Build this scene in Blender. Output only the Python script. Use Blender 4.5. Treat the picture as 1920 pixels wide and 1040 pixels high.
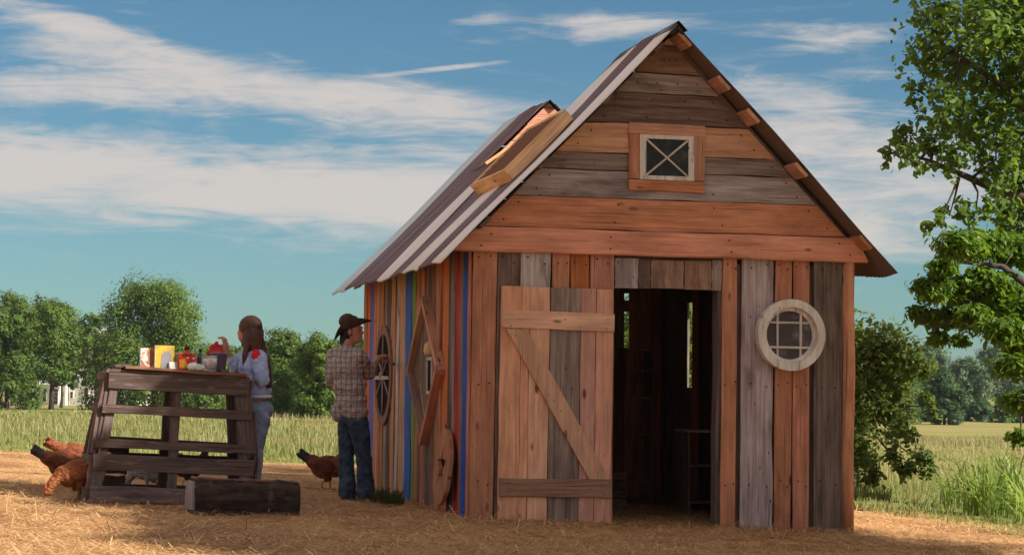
import bpy, bmesh, math, random
import numpy as np
from mathutils import Vector, Matrix, Euler

for _o in list(bpy.data.objects): bpy.data.objects.remove(_o)
scene = bpy.context.scene
COL = scene.collection
rng = random.Random(7)
nrg = np.random.default_rng(11)
V = Vector
rad = math.radians

# ------------------------------------------------------------------ camera
CAM = V((-3.5735, -16.7963, 1.11)); YAW, PITCH, ROLL, FPX = 0.228811, 0.05396, 0.010015, 3814.18
_f = V((math.sin(YAW)*math.cos(PITCH), math.cos(YAW)*math.cos(PITCH), math.sin(PITCH)))
_r = V((math.cos(YAW), -math.sin(YAW), 0)); _u = _r.cross(_f)
CR = _r*math.cos(ROLL) + _u*math.sin(ROLL); CU = -_r*math.sin(ROLL) + _u*math.cos(ROLL); CF = _f
cam_d = bpy.data.cameras.new('camera'); cam = bpy.data.objects.new('camera', cam_d); COL.objects.link(cam)
cam_d.sensor_width = 36; cam_d.lens = 36*FPX/1920; cam_d.clip_start = .1; cam_d.clip_end = 4000
m3 = Matrix((CR, CU, -CF)).transposed(); cam.matrix_world = Matrix.Translation(CAM) @ m3.to_4x4()
scene.camera = cam
scene.render.resolution_x = 1024; scene.render.resolution_y = 554

# ------------------------------------------------------------------ light
SUN_AZ = rad(-35); SUN_EL = math.atan(.839*math.cos(SUN_AZ))
SUN = V((math.cos(SUN_EL)*math.cos(SUN_AZ), math.cos(SUN_EL)*math.sin(SUN_AZ), math.sin(SUN_EL)))
sun_d = bpy.data.lights.new('sun', 'SUN'); sun_d.energy = 2.9; sun_d.angle = rad(.5); sun_d.color = (.96, .95, .88)
sun_o = bpy.data.objects.new('sun', sun_d); COL.objects.link(sun_o)
sun_o.rotation_euler = SUN.to_track_quat('Z', 'Y').to_euler()
vs = scene.view_settings
vs.view_transform = 'Standard'; vs.look = 'None'; vs.gamma = 1; vs.exposure = 1.75
try: vs.use_curve_mapping = False
except Exception: pass

world = bpy.data.worlds.new('World'); scene.world = world; world.use_nodes = True
def build_world():
    nt = world.node_tree; nt.nodes.clear(); L = nt.links.new
    def n(t, **k):
        x = nt.nodes.new(t)
        for a, b in k.items(): setattr(x, a, b)
        return x
    def math_(op, a, b=None, c=None, clamp=False):
        x = n('ShaderNodeMath', operation=op, use_clamp=clamp)
        for i, s in enumerate((a, b, c)):
            if s is None: continue
            if isinstance(s, (int, float)): x.inputs[i].default_value = s
            else: L(s, x.inputs[i])
        return x.outputs[0]
    sky = n('ShaderNodeTexSky', sky_type='NISHITA', sun_disc=False)
    sky.sun_elevation = SUN_EL; sky.sun_rotation = math.pi/2 - SUN_AZ
    sky.air_density = 1.0; sky.dust_density = .3; sky.ozone_density = 2.2; sky.altitude = 200
    tint = n('ShaderNodeMix', data_type='RGBA', blend_type='MULTIPLY'); tint.inputs[0].default_value = 1
    L(sky.outputs[0], tint.inputs[6]); tint.inputs[7].default_value = (.134, .205, .229, 1)
    tc = n('ShaderNodeTexCoord'); sp = n('ShaderNodeSeparateXYZ'); L(tc.outputs['Generated'], sp.inputs[0])
    az = math_('MULTIPLY', math_('ARCTAN2', sp.outputs[0], sp.outputs[1]), 180/math.pi)
    el = math_('MULTIPLY', math_('ARCSINE', sp.outputs[2]), 180/math.pi)
    co = n('ShaderNodeCombineXYZ'); L(az, co.inputs[0]); L(el, co.inputs[1])
    def mapped(loc, rot, sc, kind='TEXTURE', src=None):
        m = n('ShaderNodeMapping', vector_type=kind)
        m.inputs[1].default_value = (*loc, 0); m.inputs[2].default_value = (0, 0, rot); m.inputs[3].default_value = (*sc, 1)
        L(src or co.outputs[0], m.inputs[0]); return m.outputs[0]
    def noise(vec, scale, detail=6, rough=.55, dist=0.):
        x = n('ShaderNodeTexNoise'); L(vec, x.inputs['Vector']); x.inputs['Scale'].default_value = scale
        x.inputs['Detail'].default_value = detail; x.inputs['Roughness'].default_value = rough; x.inputs['Distortion'].default_value = dist
        return x.outputs[0]
    wisps = noise(mapped((0, 0), rad(-6), (.16, .62), 'POINT'), 1.0, 9, .62, .9)
    fine = noise(mapped((5, 3), rad(9), (.34, 2.3), 'POINT'), 1.0, 8, .65, 1.2)
    def px(x, y): return (13.11 + (x-960)/66.6, (716 + .01*(x-960) - y)/66.6)
    blobs = [((300, 345), (900, 104), -2, 1.12), ((900, 335), (400, 122), -4, 1.05), ((60, 300), (420, 85), 4, .6),
             ((1580, 330), (380, 175), -4, 1.15), ((1500, 430), (420, 60), -3, .6),
             ((430, 165), (520, 75), -5, .95), ((60, 175), (320, 42), 0, .7), ((860, 195), (300, 52), -8, .75), ((250, 100), (340, 55), -12, .55),
             ((130, 48), (260, 30), -13, .75), ((1130, 40), (190, 36), 3, .85), ((1560, 70), (190, 34), -3, .75),
             ((1450, 170), (200, 45), -10, .6), ((1640, 140), (150, 20), -4, .6), ((900, 30), (80, 14), 3, .6), ((830, 120), (170, 7), 7, .9)]
    tot = None
    for (x, y), (rx, ry), rot, w in blobs:
        a, e = px(x, y)
        ln = n('ShaderNodeVectorMath', operation='LENGTH'); L(mapped((a, e), rad(rot), (rx/66.6, ry/66.6)), ln.inputs[0])
        mr = n('ShaderNodeMapRange', interpolation_type='SMOOTHSTEP'); L(ln.outputs['Value'], mr.inputs[0])
        mr.inputs[1].default_value = 1.2; mr.inputs[2].default_value = .2; mr.inputs[3].default_value = 0; mr.inputs[4].default_value = w
        tot = mr.outputs[0] if tot is None else math_('ADD', tot, mr.outputs[0])
    # unseen cloud outside the view, thickened to add fill light
    far = n('ShaderNodeMapRange', interpolation_type='SMOOTHSTEP'); L(el, far.inputs[0])
    far.inputs[1].default_value = 11; far.inputs[2].default_value = 17; far.inputs[3].default_value = 0; far.inputs[4].default_value = 1
    glob = noise(mapped((40, 10), rad(-4), (.022, .07), 'POINT'), 1.0, 4, .5, .4)
    side = n('ShaderNodeMapRange', interpolation_type='SMOOTHSTEP'); L(math_('ABSOLUTE', math_('SUBTRACT', az, 13.1)), side.inputs[0])
    side.inputs[1].default_value = 15; side.inputs[2].default_value = 24; side.inputs[3].default_value = 0; side.inputs[4].default_value = 1
    tot = math_('ADD', tot, math_('MULTIPLY', math_('MAXIMUM', far.outputs[0], side.outputs[0]), math_('MULTIPLY', glob, 2.3)))
    v = math_('ADD', math_('MULTIPLY', tot, .62), math_('ADD', math_('MULTIPLY', math_('SUBTRACT', wisps, .5), 1.5), math_('MULTIPLY', math_('SUBTRACT', fine, .5), 1.15)))
    mk = n('ShaderNodeMapRange', interpolation_type='SMOOTHSTEP'); L(v, mk.inputs[0])
    mk.inputs[1].default_value = .05; mk.inputs[2].default_value = .92; mk.inputs[3].default_value = 0; mk.inputs[4].default_value = .93
    cl = n('ShaderNodeMix', data_type='RGBA'); L(mk.outputs[0], cl.inputs[0]); L(tint.outputs[2], cl.inputs[6])
    cl.inputs[7].default_value = (*CLOUD, 1)
    bg = n('ShaderNodeBackground'); L(cl.outputs[2], bg.inputs[0]); bg.inputs[1].default_value = .1
    out = n('ShaderNodeOutputWorld'); L(bg.outputs[0], out.inputs[0])
CLOUD = (1.95, 1.80, 1.69)
build_world()

# ------------------------------------------------------------------ pixel helpers (photograph pixels to places)
def ray(x, y): return CF*FPX + CR*(x-960) - CU*(y-520)
def P(x, y, d):
    r = ray(x, y); return CAM + r*(d/FPX)
def on(x, y, axis, val):
    r = ray(x, y); t = (val-CAM[axis])/r[axis]; return CAM + r*t

def sstep(a, b, x):
    t = np.clip((x-a)/(b-a), 0, 1); return t*t*(3-2*t)
def ground_h(x, y):
    x = np.asarray(x, float); y = np.asarray(y, float)
    h = -.037*np.clip(x, -5, 5.2) - .05*np.clip(x-5.2, 0, 14)*(1-.6*sstep(60, 200, y))
    far = sstep(14, 40, y)
    h = h*(1-.85*far) - .0068*np.clip(y-12, 0, 260)
    h = h - .9*sstep(7, 40, x)*sstep(20, 70, y)*(1-sstep(130, 260, y))
    h = h + 4*sstep(330, 900, np.hypot(x, y))*sstep(-100, 260, x) + 3*sstep(320, 900, np.hypot(x, y))
    return h
def gp(x, y, lift=0.): return V((x, y, float(ground_h(x, y))+lift))
def on_ground(px_, py_):
    r = ray(px_, py_); lo, hi = 5., 60.
    for _ in range(60):
        m = (lo+hi)/2; p = CAM + r*(m/FPX)
        if p.z > ground_h(p.x, p.y): lo = m
        else: hi = m
    return CAM + r*(lo/FPX)
def yard_sd(x, y):
    """signed distance-like value: negative inside the straw yard"""
    x = np.asarray(x, float); y = np.asarray(y, float)
    return np.maximum(np.maximum(y-11.5+.25*x*(x < 0), x-4.9-.06*y), np.minimum(x-2.5, y-5.0))

# ------------------------------------------------------------------ material helpers
class NT:
    def __init__(s, name):
        s.m = bpy.data.materials.new(name); s.m.use_nodes = True; s.t = s.m.node_tree
        s.b = s.t.nodes['Principled BSDF']; s.out = s.t.nodes['Material Output']
    def n(s, t, **k):
        x = s.t.nodes.new(t)
        for a, b in k.items(): setattr(x, a, b)
        return x
    def l(s, a, b): s.t.links.new(a, b)
    def set(s, sock, v):
        if hasattr(v, 'is_linked'): s.l(v, sock)
        elif isinstance(v, (tuple, list)) and len(v) == 3 and sock.type == 'RGBA': sock.default_value = (*v, 1)
        else: sock.default_value = v
    def math(s, op, a, b=None, c=None, clamp=False):
        x = s.n('ShaderNodeMath', operation=op, use_clamp=clamp)
        for i, q in enumerate((a, b, c)):
            if q is not None: s.set(x.inputs[i], q)
        return x.outputs[0]
    def noise(s, vec, scale=1, detail=4, rough=.55, dist=0.):
        x = s.n('ShaderNodeTexNoise')
        if vec is not None: s.l(vec, x.inputs['Vector'])
        x.inputs['Scale'].default_value = scale; x.inputs['Detail'].default_value = detail
        x.inputs['Roughness'].default_value = rough; x.inputs['Distortion'].default_value = dist
        return x.outputs[0]
    def voro(s, vec, scale=1, feature='F1', rnd=1.):
        x = s.n('ShaderNodeTexVoronoi', feature=feature); s.l(vec, x.inputs['Vector'])
        x.inputs['Scale'].default_value = scale; x.inputs['Randomness'].default_value = rnd
        return x
    def map(s, vec, sc=(1, 1, 1), rot=(0, 0, 0), loc=(0, 0, 0)):
        x = s.n('ShaderNodeMapping'); s.l(vec, x.inputs[0])
        x.inputs[1].default_value = loc; x.inputs[2].default_value = rot; x.inputs[3].default_value = sc
        return x.outputs[0]
    def rng(s, v, a, b, c=0., d=1., smooth=True):
        x = s.n('ShaderNodeMapRange', interpolation_type='SMOOTHSTEP' if smooth else 'LINEAR'); s.set(x.inputs[0], v)
        for i, q in enumerate((a, b, c, d)): x.inputs[i+1].default_value = q
        return x.outputs[0]
    def mix(s, f, a, b, mode='MIX'):
        x = s.n('ShaderNodeMix', data_type='RGBA', blend_type=mode); s.set(x.inputs[0], f); s.set(x.inputs[6], a); s.set(x.inputs[7], b)
        return x.outputs[2]
    def hsv(s, c, h=.5, sat=1., v=1.):
        x = s.n('ShaderNodeHueSaturation'); s.set(x.inputs['Hue'], h); s.set(x.inputs['Saturation'], sat); s.set(x.inputs['Value'], v); s.set(x.inputs['Color'], c)
        return x.outputs[0]
    def bump(s, h, strength=.4, dist=.01):
        x = s.n('ShaderNodeBump'); s.l(h, x.inputs['Height']); x.inputs['Strength'].default_value = strength; x.inputs['Distance'].default_value = dist
        s.l(x.outputs[0], s.b.inputs['Normal'])
    def fin(s, col, rough=.8, spec=.3, metal=0.):
        s.set(s.b.inputs['Base Color'], col); s.set(s.b.inputs['Roughness'], rough)
        s.b.inputs['Specular IOR Level'].default_value = spec; s.b.inputs['Metallic'].default_value = metal
        return s.m
    def uv(s): return s.n('ShaderNodeUVMap').outputs[0]
    def obj(s): return s.n('ShaderNodeTexCoord').outputs['Object']
    def rand(s): return s.n('ShaderNodeObjectInfo').outputs['Random']

def wood(name, light, dark, stain=(.05, .035, .025), st=.35, knots=.8, rough=.8, grain=1., chips=None, specks=.4):
    light = tuple(min(.8, c*k) for c, k in zip(light, (1.3, 1.32, 1.36))); dark = tuple(c*k for c, k in zip(dark, (1.3, 1.32, 1.36)))
    t = NT(name); uv = t.uv()
    g = t.noise(t.map(uv, (34*grain, 1.3, 1)), 1, 7, .6, .35)
    g2 = t.noise(t.map(uv, (150*grain, 3.5, 1)), 1, 4, .6)
    gg = t.math('ADD', t.math('MULTIPLY', g, .65), t.math('MULTIPLY', g2, .35))
    col = t.mix(t.rng(gg, .33, .66), dark, light)
    patch = t.noise(t.map(uv, (4.5, 1.1, 1), loc=(3, 1, 0)), 1, 5, .6, .6)
    col = t.mix(t.math('MULTIPLY', t.rng(patch, .50, .74), st), col, stain)
    patch2 = t.noise(t.map(uv, (9, 2.2, 1), loc=(9, 4, 0)), 1, 4, .6)
    col = t.hsv(col, .5, 1., t.math('ADD', t.math('MULTIPLY', patch2, 1.1), .45))
    if knots > 0:
        vo = t.voro(t.map(uv, (6.5, 2.6, 1)), 1)
        wob = t.math('ADD', vo.outputs['Distance'], t.math('MULTIPLY', g, .05))
        sc = t.n('ShaderNodeSeparateColor'); t.l(vo.outputs['Color'], sc.inputs[0])
        on_ = t.math('GREATER_THAN', sc.outputs[0], .38)
        k = t.math('MULTIPLY', t.rng(wob, .185, .095), t.math('MULTIPLY', on_, knots))
        col = t.mix(k, col, tuple(c*.28 for c in dark))
    if specks > 0:
        vs_ = t.voro(t.map(uv, (20, 7, 1), loc=(.3, .7, 0)), 1)
        sc2 = t.n('ShaderNodeSeparateColor'); t.l(vs_.outputs['Color'], sc2.inputs[0])
        k2 = t.math('MULTIPLY', t.rng(vs_.outputs['Distance'], .12, .07), t.math('MULTIPLY', t.math('GREATER_THAN', sc2.outputs[1], .55), specks))
        col = t.mix(k2, col, (.02, .014, .012))
    cr = t.noise(t.map(uv, (95, .9, 1), loc=(2, 5, 0)), 1, 3, .5, .2)
    col = t.mix(t.math('MULTIPLY', t.rng(cr, .655, .70), .75), col, tuple(c*.22 for c in dark))
    if chips is not None:
        c = t.noise(t.map(uv, (26, 4, 1), loc=(7, 7, 0)), 1, 6, .65)
        col = t.mix(t.rng(c, .56, .66), col, chips)
    r = t.rand()
    col = t.hsv(col, t.math('ADD', t.math('MULTIPLY', r, .018), .491), t.math('ADD', t.math('MULTIPLY', t.math('FRACT', t.math('MULTIPLY', r, 7.3)), .2), .9),
                t.math('ADD', t.math('MULTIPLY', t.math('FRACT', t.math('MULTIPLY', r, 13.7)), .32), .84))
    t.bump(t.math('SUBTRACT', gg, t.math('MULTIPLY', t.rng(cr, .64, .70), .8)), .7, .008)
    return t.fin(col, min(1., rough+.1), .06)

def plain(name, col, rough=.6, var=.25, sc=12., spec=.3, metal=0., bump=0., bscale=None):
    t = NT(name); o = t.obj(); nz = t.noise(o, sc, 5, .6)
    c = t.hsv(col, .5, 1., t.math('ADD', t.math('MULTIPLY', nz, 2*var), 1-var))
    if bump: t.bump(t.noise(o, bscale or sc*3, 4, .6), bump, .01)
    return t.fin(c, rough, spec, metal)

MAT = {}
MAT['cedar'] = wood('cedar_board', (.46, .212, .128), (.31, .126, .072), st=.40, knots=.85)
MAT['cedar_red'] = wood('red_cedar_board', (.41, .15, .08), (.285, .096, .05), st=.35, knots=.6)
MAT['pine'] = wood('fresh_pine_board', (.55, .282, .18), (.43, .19, .12), (.27, .09, .06), .4, .95)
MAT['pine_pale'] = wood('pale_pine_board', (.66, .42, .23), (.52, .29, .15), (.3, .14, .06), .2, .7)
MAT['pine_tan'] = wood('tan_pine_board', (.56, .31, .175), (.44, .215, .115), (.28, .11, .06), .3, .8)
MAT['gable_orange'] = wood('orange_gable_board', (.45, .22, .13), (.325, .14, .078), (.14, .065, .05), .45, .6)
MAT['grey'] = wood('weathered_grey_board', (.27, .19, .155), (.13, .088, .072), (.05, .036, .032), .7, .35, .9, specks=.8)
MAT['grey_dark'] = wood('dark_weathered_board', (.17, .112, .088), (.075, .048, .038), (.035, .026, .022), .6, .3, .9, specks=.7)
MAT['lilac'] = wood('silvered_lilac_board', (.37, .285, .265), (.20, .14, .128), (.11, .065, .06), .7, .2, .9, specks=1.)
MAT['whitewash'] = wood('whitewashed_board', (.47, .39, .35), (.27, .19, .165), (.05, .035, .033), .95, .1, .9, specks=.8)
MAT['brown'] = wood('brown_board', (.26, .145, .10), (.145, .075, .05), (.05, .03, .025), .5, .4)
MAT['mottle'] = wood('burnt_orange_board', (.42, .15, .07), (.25, .085, .045), (.10, .045, .04), .85, .3)
MAT['orange'] = wood('orange_painted_board', (.56, .165, .045), (.43, .11, .03), (.2, .06, .03), .2, .1, .6)
MAT['blue'] = wood('blue_painted_board', (.025, .085, .38), (.016, .06, .29), (.02, .03, .08), .25, 0, .55, chips=(.05, .05, .12))
MAT['slateblue'] = wood('faded_blue_board', (.13, .15, .37), (.08, .10, .27), (.09, .07, .10), .4, 0, .7, chips=(.2, .13, .1))
MAT['green'] = wood('green_painted_board', (.17, .27, .03), (.11, .19, .025), (.1, .08, .03), .3, 0, .6, chips=(.25, .15, .08))
MAT['red'] = wood('red_painted_board', (.42, .055, .05), (.30, .04, .04), (.2, .06, .05), .3, 0, .6, chips=(.3, .14, .1))
MAT['pink'] = wood('pink_stained_board', (.48, .17, .13), (.32, .10, .08), (.14, .07, .06), .4, .2)
MAT['tan'] = wood('tan_board', (.46, .235, .125), (.30, .14, .075), (.16, .08, .05), .35, .3)
MAT['white_paint'] = wood('aged_white_paint', (.55, .47, .41), (.45, .375, .325), (.22, .15, .12), .3, 0, .6, chips=(.36, .27, .22), specks=.9)
MAT['pallet'] = wood('dark_pallet_wood', (.135, .092, .078), (.08, .050, .042), (.04, .026, .022), .55, .2, .85, chips=(.24, .18, .16))
MAT['tabletop'] = wood('table_plank', (.27, .12, .075), (.16, .065, .04), (.08, .035, .025), .4, .3)
MAT['shadow_wood'] = wood('old_interior_board', (.05, .035, .028), (.025, .018, .014), st=.4, knots=0)
MAT['black_tin'] = plain('black_ridge_tin', (.015, .013, .013), .55)
def tin(name, col, rust=.25, rough=.45, streak=(.5, .45, .42)):
    t = NT(name); o = t.uv()
    a = t.noise(t.map(o, (9, .7, 1)), 1, 5, .6); b = t.noise(t.map(o, (60, 2.2, 1)), 1, 5, .65)
    c = t.hsv(col, .5, 1., t.math('ADD', t.math('MULTIPLY', a, .5), .75))
    c = t.mix(t.math('MULTIPLY', t.rng(b, .62, .75), rust), c, streak)
    return t.fin(c, t.math('ADD', t.math('MULTIPLY', a, .25), rough-.1), .4, 0)
MAT['tin_purple'] = tin('maroon_roof_tin', (.15, .072, .076), .25, .35)
MAT['tin_white'] = tin('white_roof_tin', (.84, .75, .71), .10, .3, streak=(.35, .28, .26))
MAT['tin_grey'] = tin('galvanised_roof_tin', (.60, .64, .67), .2, .3)
MAT['tin_under'] = tin('brown_roof_underside', (.15, .10, .075), .2, .6)
def glass_dark(name, col=(.02, .018, .016), rough=.12):
    t = NT(name); nz = t.noise(t.obj(), 9, 4, .6); c = t.mix(t.rng(nz, .45, .8), col, tuple(x*3+.02 for x in col))
    return t.fin(c, t.math('ADD', t.math('MULTIPLY', nz, .25), rough), .18)
MAT['glass_dark'] = glass_dark('dark_dusty_glass')
MAT['dark_opening'] = plain('dark_opening_shade', (.022, .016, .013), .95, .4, 7, spec=.02)  # near-black colour carries the shade of the wheel opening
MAT['glass_grey'] = glass_dark('grey_dusty_glass', (.075, .055, .055), .3)

# ------------------------------------------------------------------ object helpers
def empty(name, loc=(0, 0, 0), parent=None, size=.2):
    o = bpy.data.objects.new(name, None); COL.objects.link(o); o.location = loc; o.empty_display_size = size
    if parent: o.parent = parent
    return o
def tag(o, label=None, cat=None, group=None, kind=None):
    if label: o['label'] = label
    if cat: o['category'] = cat
    if group: o['group'] = group
    if kind: o['kind'] = kind
    return o
def thing(name, loc, label, cat, group=None): return tag(empty(name, loc), label, cat, group)
def wloc(o):
    p = V((0, 0, 0))
    while o: p = p + o.location; o = o.parent
    return p
def mesh_obj(name, verts, faces, mat, parent=None, uvs=None, smooth=False, loc=None):
    """verts in world coordinates; stored relative to loc (default the parent's place)"""
    base = wloc(parent) if parent else V((0, 0, 0)); org = V(loc) if loc is not None else base
    me = bpy.data.meshes.new(name)
    me.from_pydata([tuple(V(v)-org) for v in verts], [], faces)
    if uvs is not None:
        lay = me.uv_layers.new(name='UVMap'); lay.data.foreach_set('uv', np.asarray(uvs, 'f').ravel())
    if smooth: me.polygons.foreach_set('use_smooth', [True]*len(me.polygons))
    me.materials.append(MAT[mat] if isinstance(mat, str) else mat); me.update()
    o = bpy.data.objects.new(name, me); COL.objects.link(o)
    if parent: o.parent = parent
    o.location = org-base
    return o
def fast_mesh(name, verts, k, mat, parent=None, loc=(0, 0, 0), smooth=False, faces=None):
    """verts (n*k,3) as n separate k-gons (or given face index rows)"""
    verts = np.asarray(verts, np.float32).reshape(-1, 3) - np.asarray(loc, np.float32)
    if faces is None: faces = np.arange(len(verts)).reshape(-1, k)
    faces = np.asarray(faces, np.int32); nf, kk = faces.shape
    me = bpy.data.meshes.new(name); me.vertices.add(len(verts)); me.vertices.foreach_set('co', verts.ravel())
    me.loops.add(nf*kk); me.loops.foreach_set('vertex_index', faces.ravel())
    me.polygons.add(nf); me.polygons.foreach_set('loop_start', np.arange(0, nf*kk, kk, dtype=np.int32))
    me.polygons.foreach_set('loop_total', np.full(nf, kk, np.int32))
    if smooth: me.polygons.foreach_set('use_smooth', np.ones(nf, bool))
    me.update(calc_edges=True); me.validate()
    me.materials.append(MAT[mat] if isinstance(mat, str) else mat)
    o = bpy.data.objects.new(name, me); COL.objects.link(o)
    base = wloc(parent) if parent else V((0, 0, 0))
    if parent: o.parent = parent
    o.location = V(loc)-base
    return o

def board(name, parent, mat, a, b, wdir, w, t, tdir, seg=5, wob=.004, cut0=0., cut1=0., bev=.004, warp=.003, lathe=False):
    """a, b: centres of the two ends; wdir width direction, tdir thickness direction; cut: slanted ends (length shift per metre of width)"""
    a = V(a); b = V(b); ld = (b-a); ln = ld.length; ld.normalize(); wd = V(wdir).normalized(); td = V(tdir).normalized()
    hw, ht = w/2, t/2; bv = min(bev, ht*.6, hw*.6)
    prof = [(-hw+bv, -ht), (hw-bv, -ht), (hw, -ht+bv), (hw, ht-bv), (hw-bv, ht), (-hw+bv, ht), (-hw, ht-bv), (-hw, -ht+bv)]
    ou, ov = rng.uniform(0, 50), rng.uniform(0, 50); verts = []; L = []
    wl = [rng.gauss(0, wob) for _ in range(seg+1)]; wr = [rng.gauss(0, wob) for _ in range(seg+1)]; wp = [rng.gauss(0, warp) for _ in range(seg+1)]
    tilt = rng.gauss(0, warp*.8)
    for i in range(seg+1):
        s = i/seg
        for (x, y) in prof:
            xx = x + (wl[i] if x < 0 else wr[i])
            ll = ln*s + (cut0*x if i == 0 else cut1*x if i == seg else 0)
            verts.append(a + ld*ll + wd*xx + td*(y + wp[i] + tilt*x/hw)); L.append(ll)
    faces, uvs = [], []
    per = [0]
    for j in range(8):
        p, q = prof[j], prof[(j+1) % 8]; per.append(per[-1] + math.hypot(q[0]-p[0], q[1]-p[1]))
    for i in range(seg):
        for j in range(8):
            k = (j+1) % 8; f = (i*8+j, i*8+k, (i+1)*8+k, (i+1)*8+j); faces.append(f)
            uvs += [(ou+per[j], ov+L[f[0]]), (ou+per[j+1], ov+L[f[1]]), (ou+per[j+1], ov+L[f[2]]), (ou+per[j], ov+L[f[3]])]
    for base, rev in ((0, True), (seg*8, False)):
        f = [base+j for j in range(8)]; f = f[::-1] if rev else f; faces.append(tuple(f))
        uvs += [(ou+prof[i-base][0]*.3, ov+prof[i-base][1]*4) for i in f]
    return mesh_obj(name, verts, faces, mat, parent, uvs)

def tube(name, pts, radii, mat, parent=None, n=8, smooth=True, caps=True, loc=None, jit=0.):
    pts = [V(p) for p in pts]; verts, faces, uvs = [], [], []; prev = None; run = 0
    vv = []
    for i, p in enumerate(pts):
        d = (pts[min(i+1, len(pts)-1)] - pts[max(i-1, 0)]).normalized()
        if prev is None: u = d.orthogonal().normalized()
        else: u = (prev - d*prev.dot(d)).normalized()
        prev = u; w = d.cross(u); r = radii[i] if hasattr(radii, '__len__') else radii
        if i: run += (p-pts[i-1]).length
        vv.append(run)
        for j in range(n):
            a = 2*math.pi*j/n; verts.append(p + (u*math.cos(a) + w*math.sin(a))*r*(1+rng.uniform(-jit, jit)))
    for i in range(len(pts)-1):
        for j in range(n):
            k = (j+1) % n; faces.append((i*n+j, i*n+k, (i+1)*n+k, (i+1)*n+j))
            uvs += [(j/n*.3, vv[i]), ((j+1)/n*.3, vv[i]), ((j+1)/n*.3, vv[i+1]), (j/n*.3, vv[i+1])]
    if caps:
        faces += [tuple(range(n))[::-1], tuple(range((len(pts)-1)*n, len(pts)*n))]; uvs += [(0, 0)]*(2*n)
    return mesh_obj(name, verts, faces, mat, parent, uvs, smooth, loc)

def plate(name, parent, mat, O, U, W, N, outer, depth, inner=None, grain='v'):
    """flat piece cut from a board: outline outer (list of u,w), extruded along N from 0 to depth; inner: a hole with as many points"""
    O, U, W, N = V(O), V(U).normalized(), V(W).normalized(), V(N).normalized()
    n = len(outer); ou, ov = rng.uniform(0, 50), rng.uniform(0, 50)
    pt = lambda q, d: O + U*q[0] + W*q[1] + N*d
    verts = [pt(q, 0) for q in outer] + [pt(q, depth) for q in outer]; quv = list(outer)*2; faces = []
    if inner is not None:
        verts += [pt(q, 0) for q in inner] + [pt(q, depth) for q in inner]; quv += list(inner)*2
    for i in range(n):
        j = (i+1) % n; faces.append((i, j, n+j, n+i))
        if inner is not None:
            faces.append((2*n+j, 2*n+i, 3*n+i, 3*n+j)); faces.append((n+i, n+j, 3*n+j, 3*n+i)); faces.append((j, i, 2*n+i, 2*n+j))
    if inner is None: faces += [tuple(range(n))[::-1], tuple(range(n, 2*n))]
    uvs = []
    for f in faces:
        for i in f: uvs.append((ou+quv[i][0], ov+quv[i][1]) if grain == 'v' else (ou+quv[i][1], ov+quv[i][0]))
    return mesh_obj(name, verts, faces, mat, parent, uvs)

def lathe(name, base, prof, mat, parent=None, n=20, axis=(0, 0, 1), smooth=True):
    base = V(base); ax = V(axis).normalized(); u = ax.orthogonal().normalized(); w = ax.cross(u); verts, faces = [], []
    for r, z in prof:
        for j in range(n):
            a = 2*math.pi*j/n; verts.append(base + ax*z + (u*math.cos(a)+w*math.sin(a))*max(r, 1e-4))
    for i in range(len(prof)-1):
        for j in range(n):
            k = (j+1) % n; faces.append((i*n+j, i*n+k, (i+1)*n+k, (i+1)*n+j))
    faces += [tuple(range(n))[::-1], tuple(range((len(prof)-1)*n, len(prof)*n))]
    return mesh_obj(name, verts, faces, mat, parent, None, smooth)

# --- rounded bodies: overlapping tapered capsules and ellipsoids fused into one skin
def cap_mesh(bm, p0, p1, r0, r1):
    p0, p1 = V(p0), V(p1); d = p1-p0
    if d.length < 1e-5: d = V((0, 0, 1e-4))
    q = d.to_track_quat('Z', 'Y').to_matrix(); ln = d.length; n = 14; rings = []
    for k in range(5):
        a = -math.pi/2 + (k+.35)/5.35*math.pi/2; rings.append((r0*math.cos(a), r0*math.sin(a)))
    rings.append((r0, 0)); rings.append((r1, ln))
    for k in range(5):
        a = (k+.65)/5.35*math.pi/2; rings.append((r1*math.cos(a), ln+r1*math.sin(a)))
    vs_ = [[bm.verts.new(p0 + q @ V((r*math.cos(2*math.pi*j/n), r*math.sin(2*math.pi*j/n), z))) for j in range(n)] for r, z in rings]
    for a, b in zip(vs_[:-1], vs_[1:]):
        for j in range(n): bm.faces.new((a[j], a[(j+1) % n], b[(j+1) % n], b[j]))
    bm.faces.new(vs_[0][::-1]); bm.faces.new(vs_[-1])
def ell_mesh(bm, c, r, rot=None):
    mt = Matrix.Translation(V(c)) @ (rot.to_4x4() if rot is not None else Matrix()) @ Matrix.Diagonal((*r, 1))
    bmesh.ops.create_uvsphere(bm, u_segments=18, v_segments=12, radius=1, matrix=mt)
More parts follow.
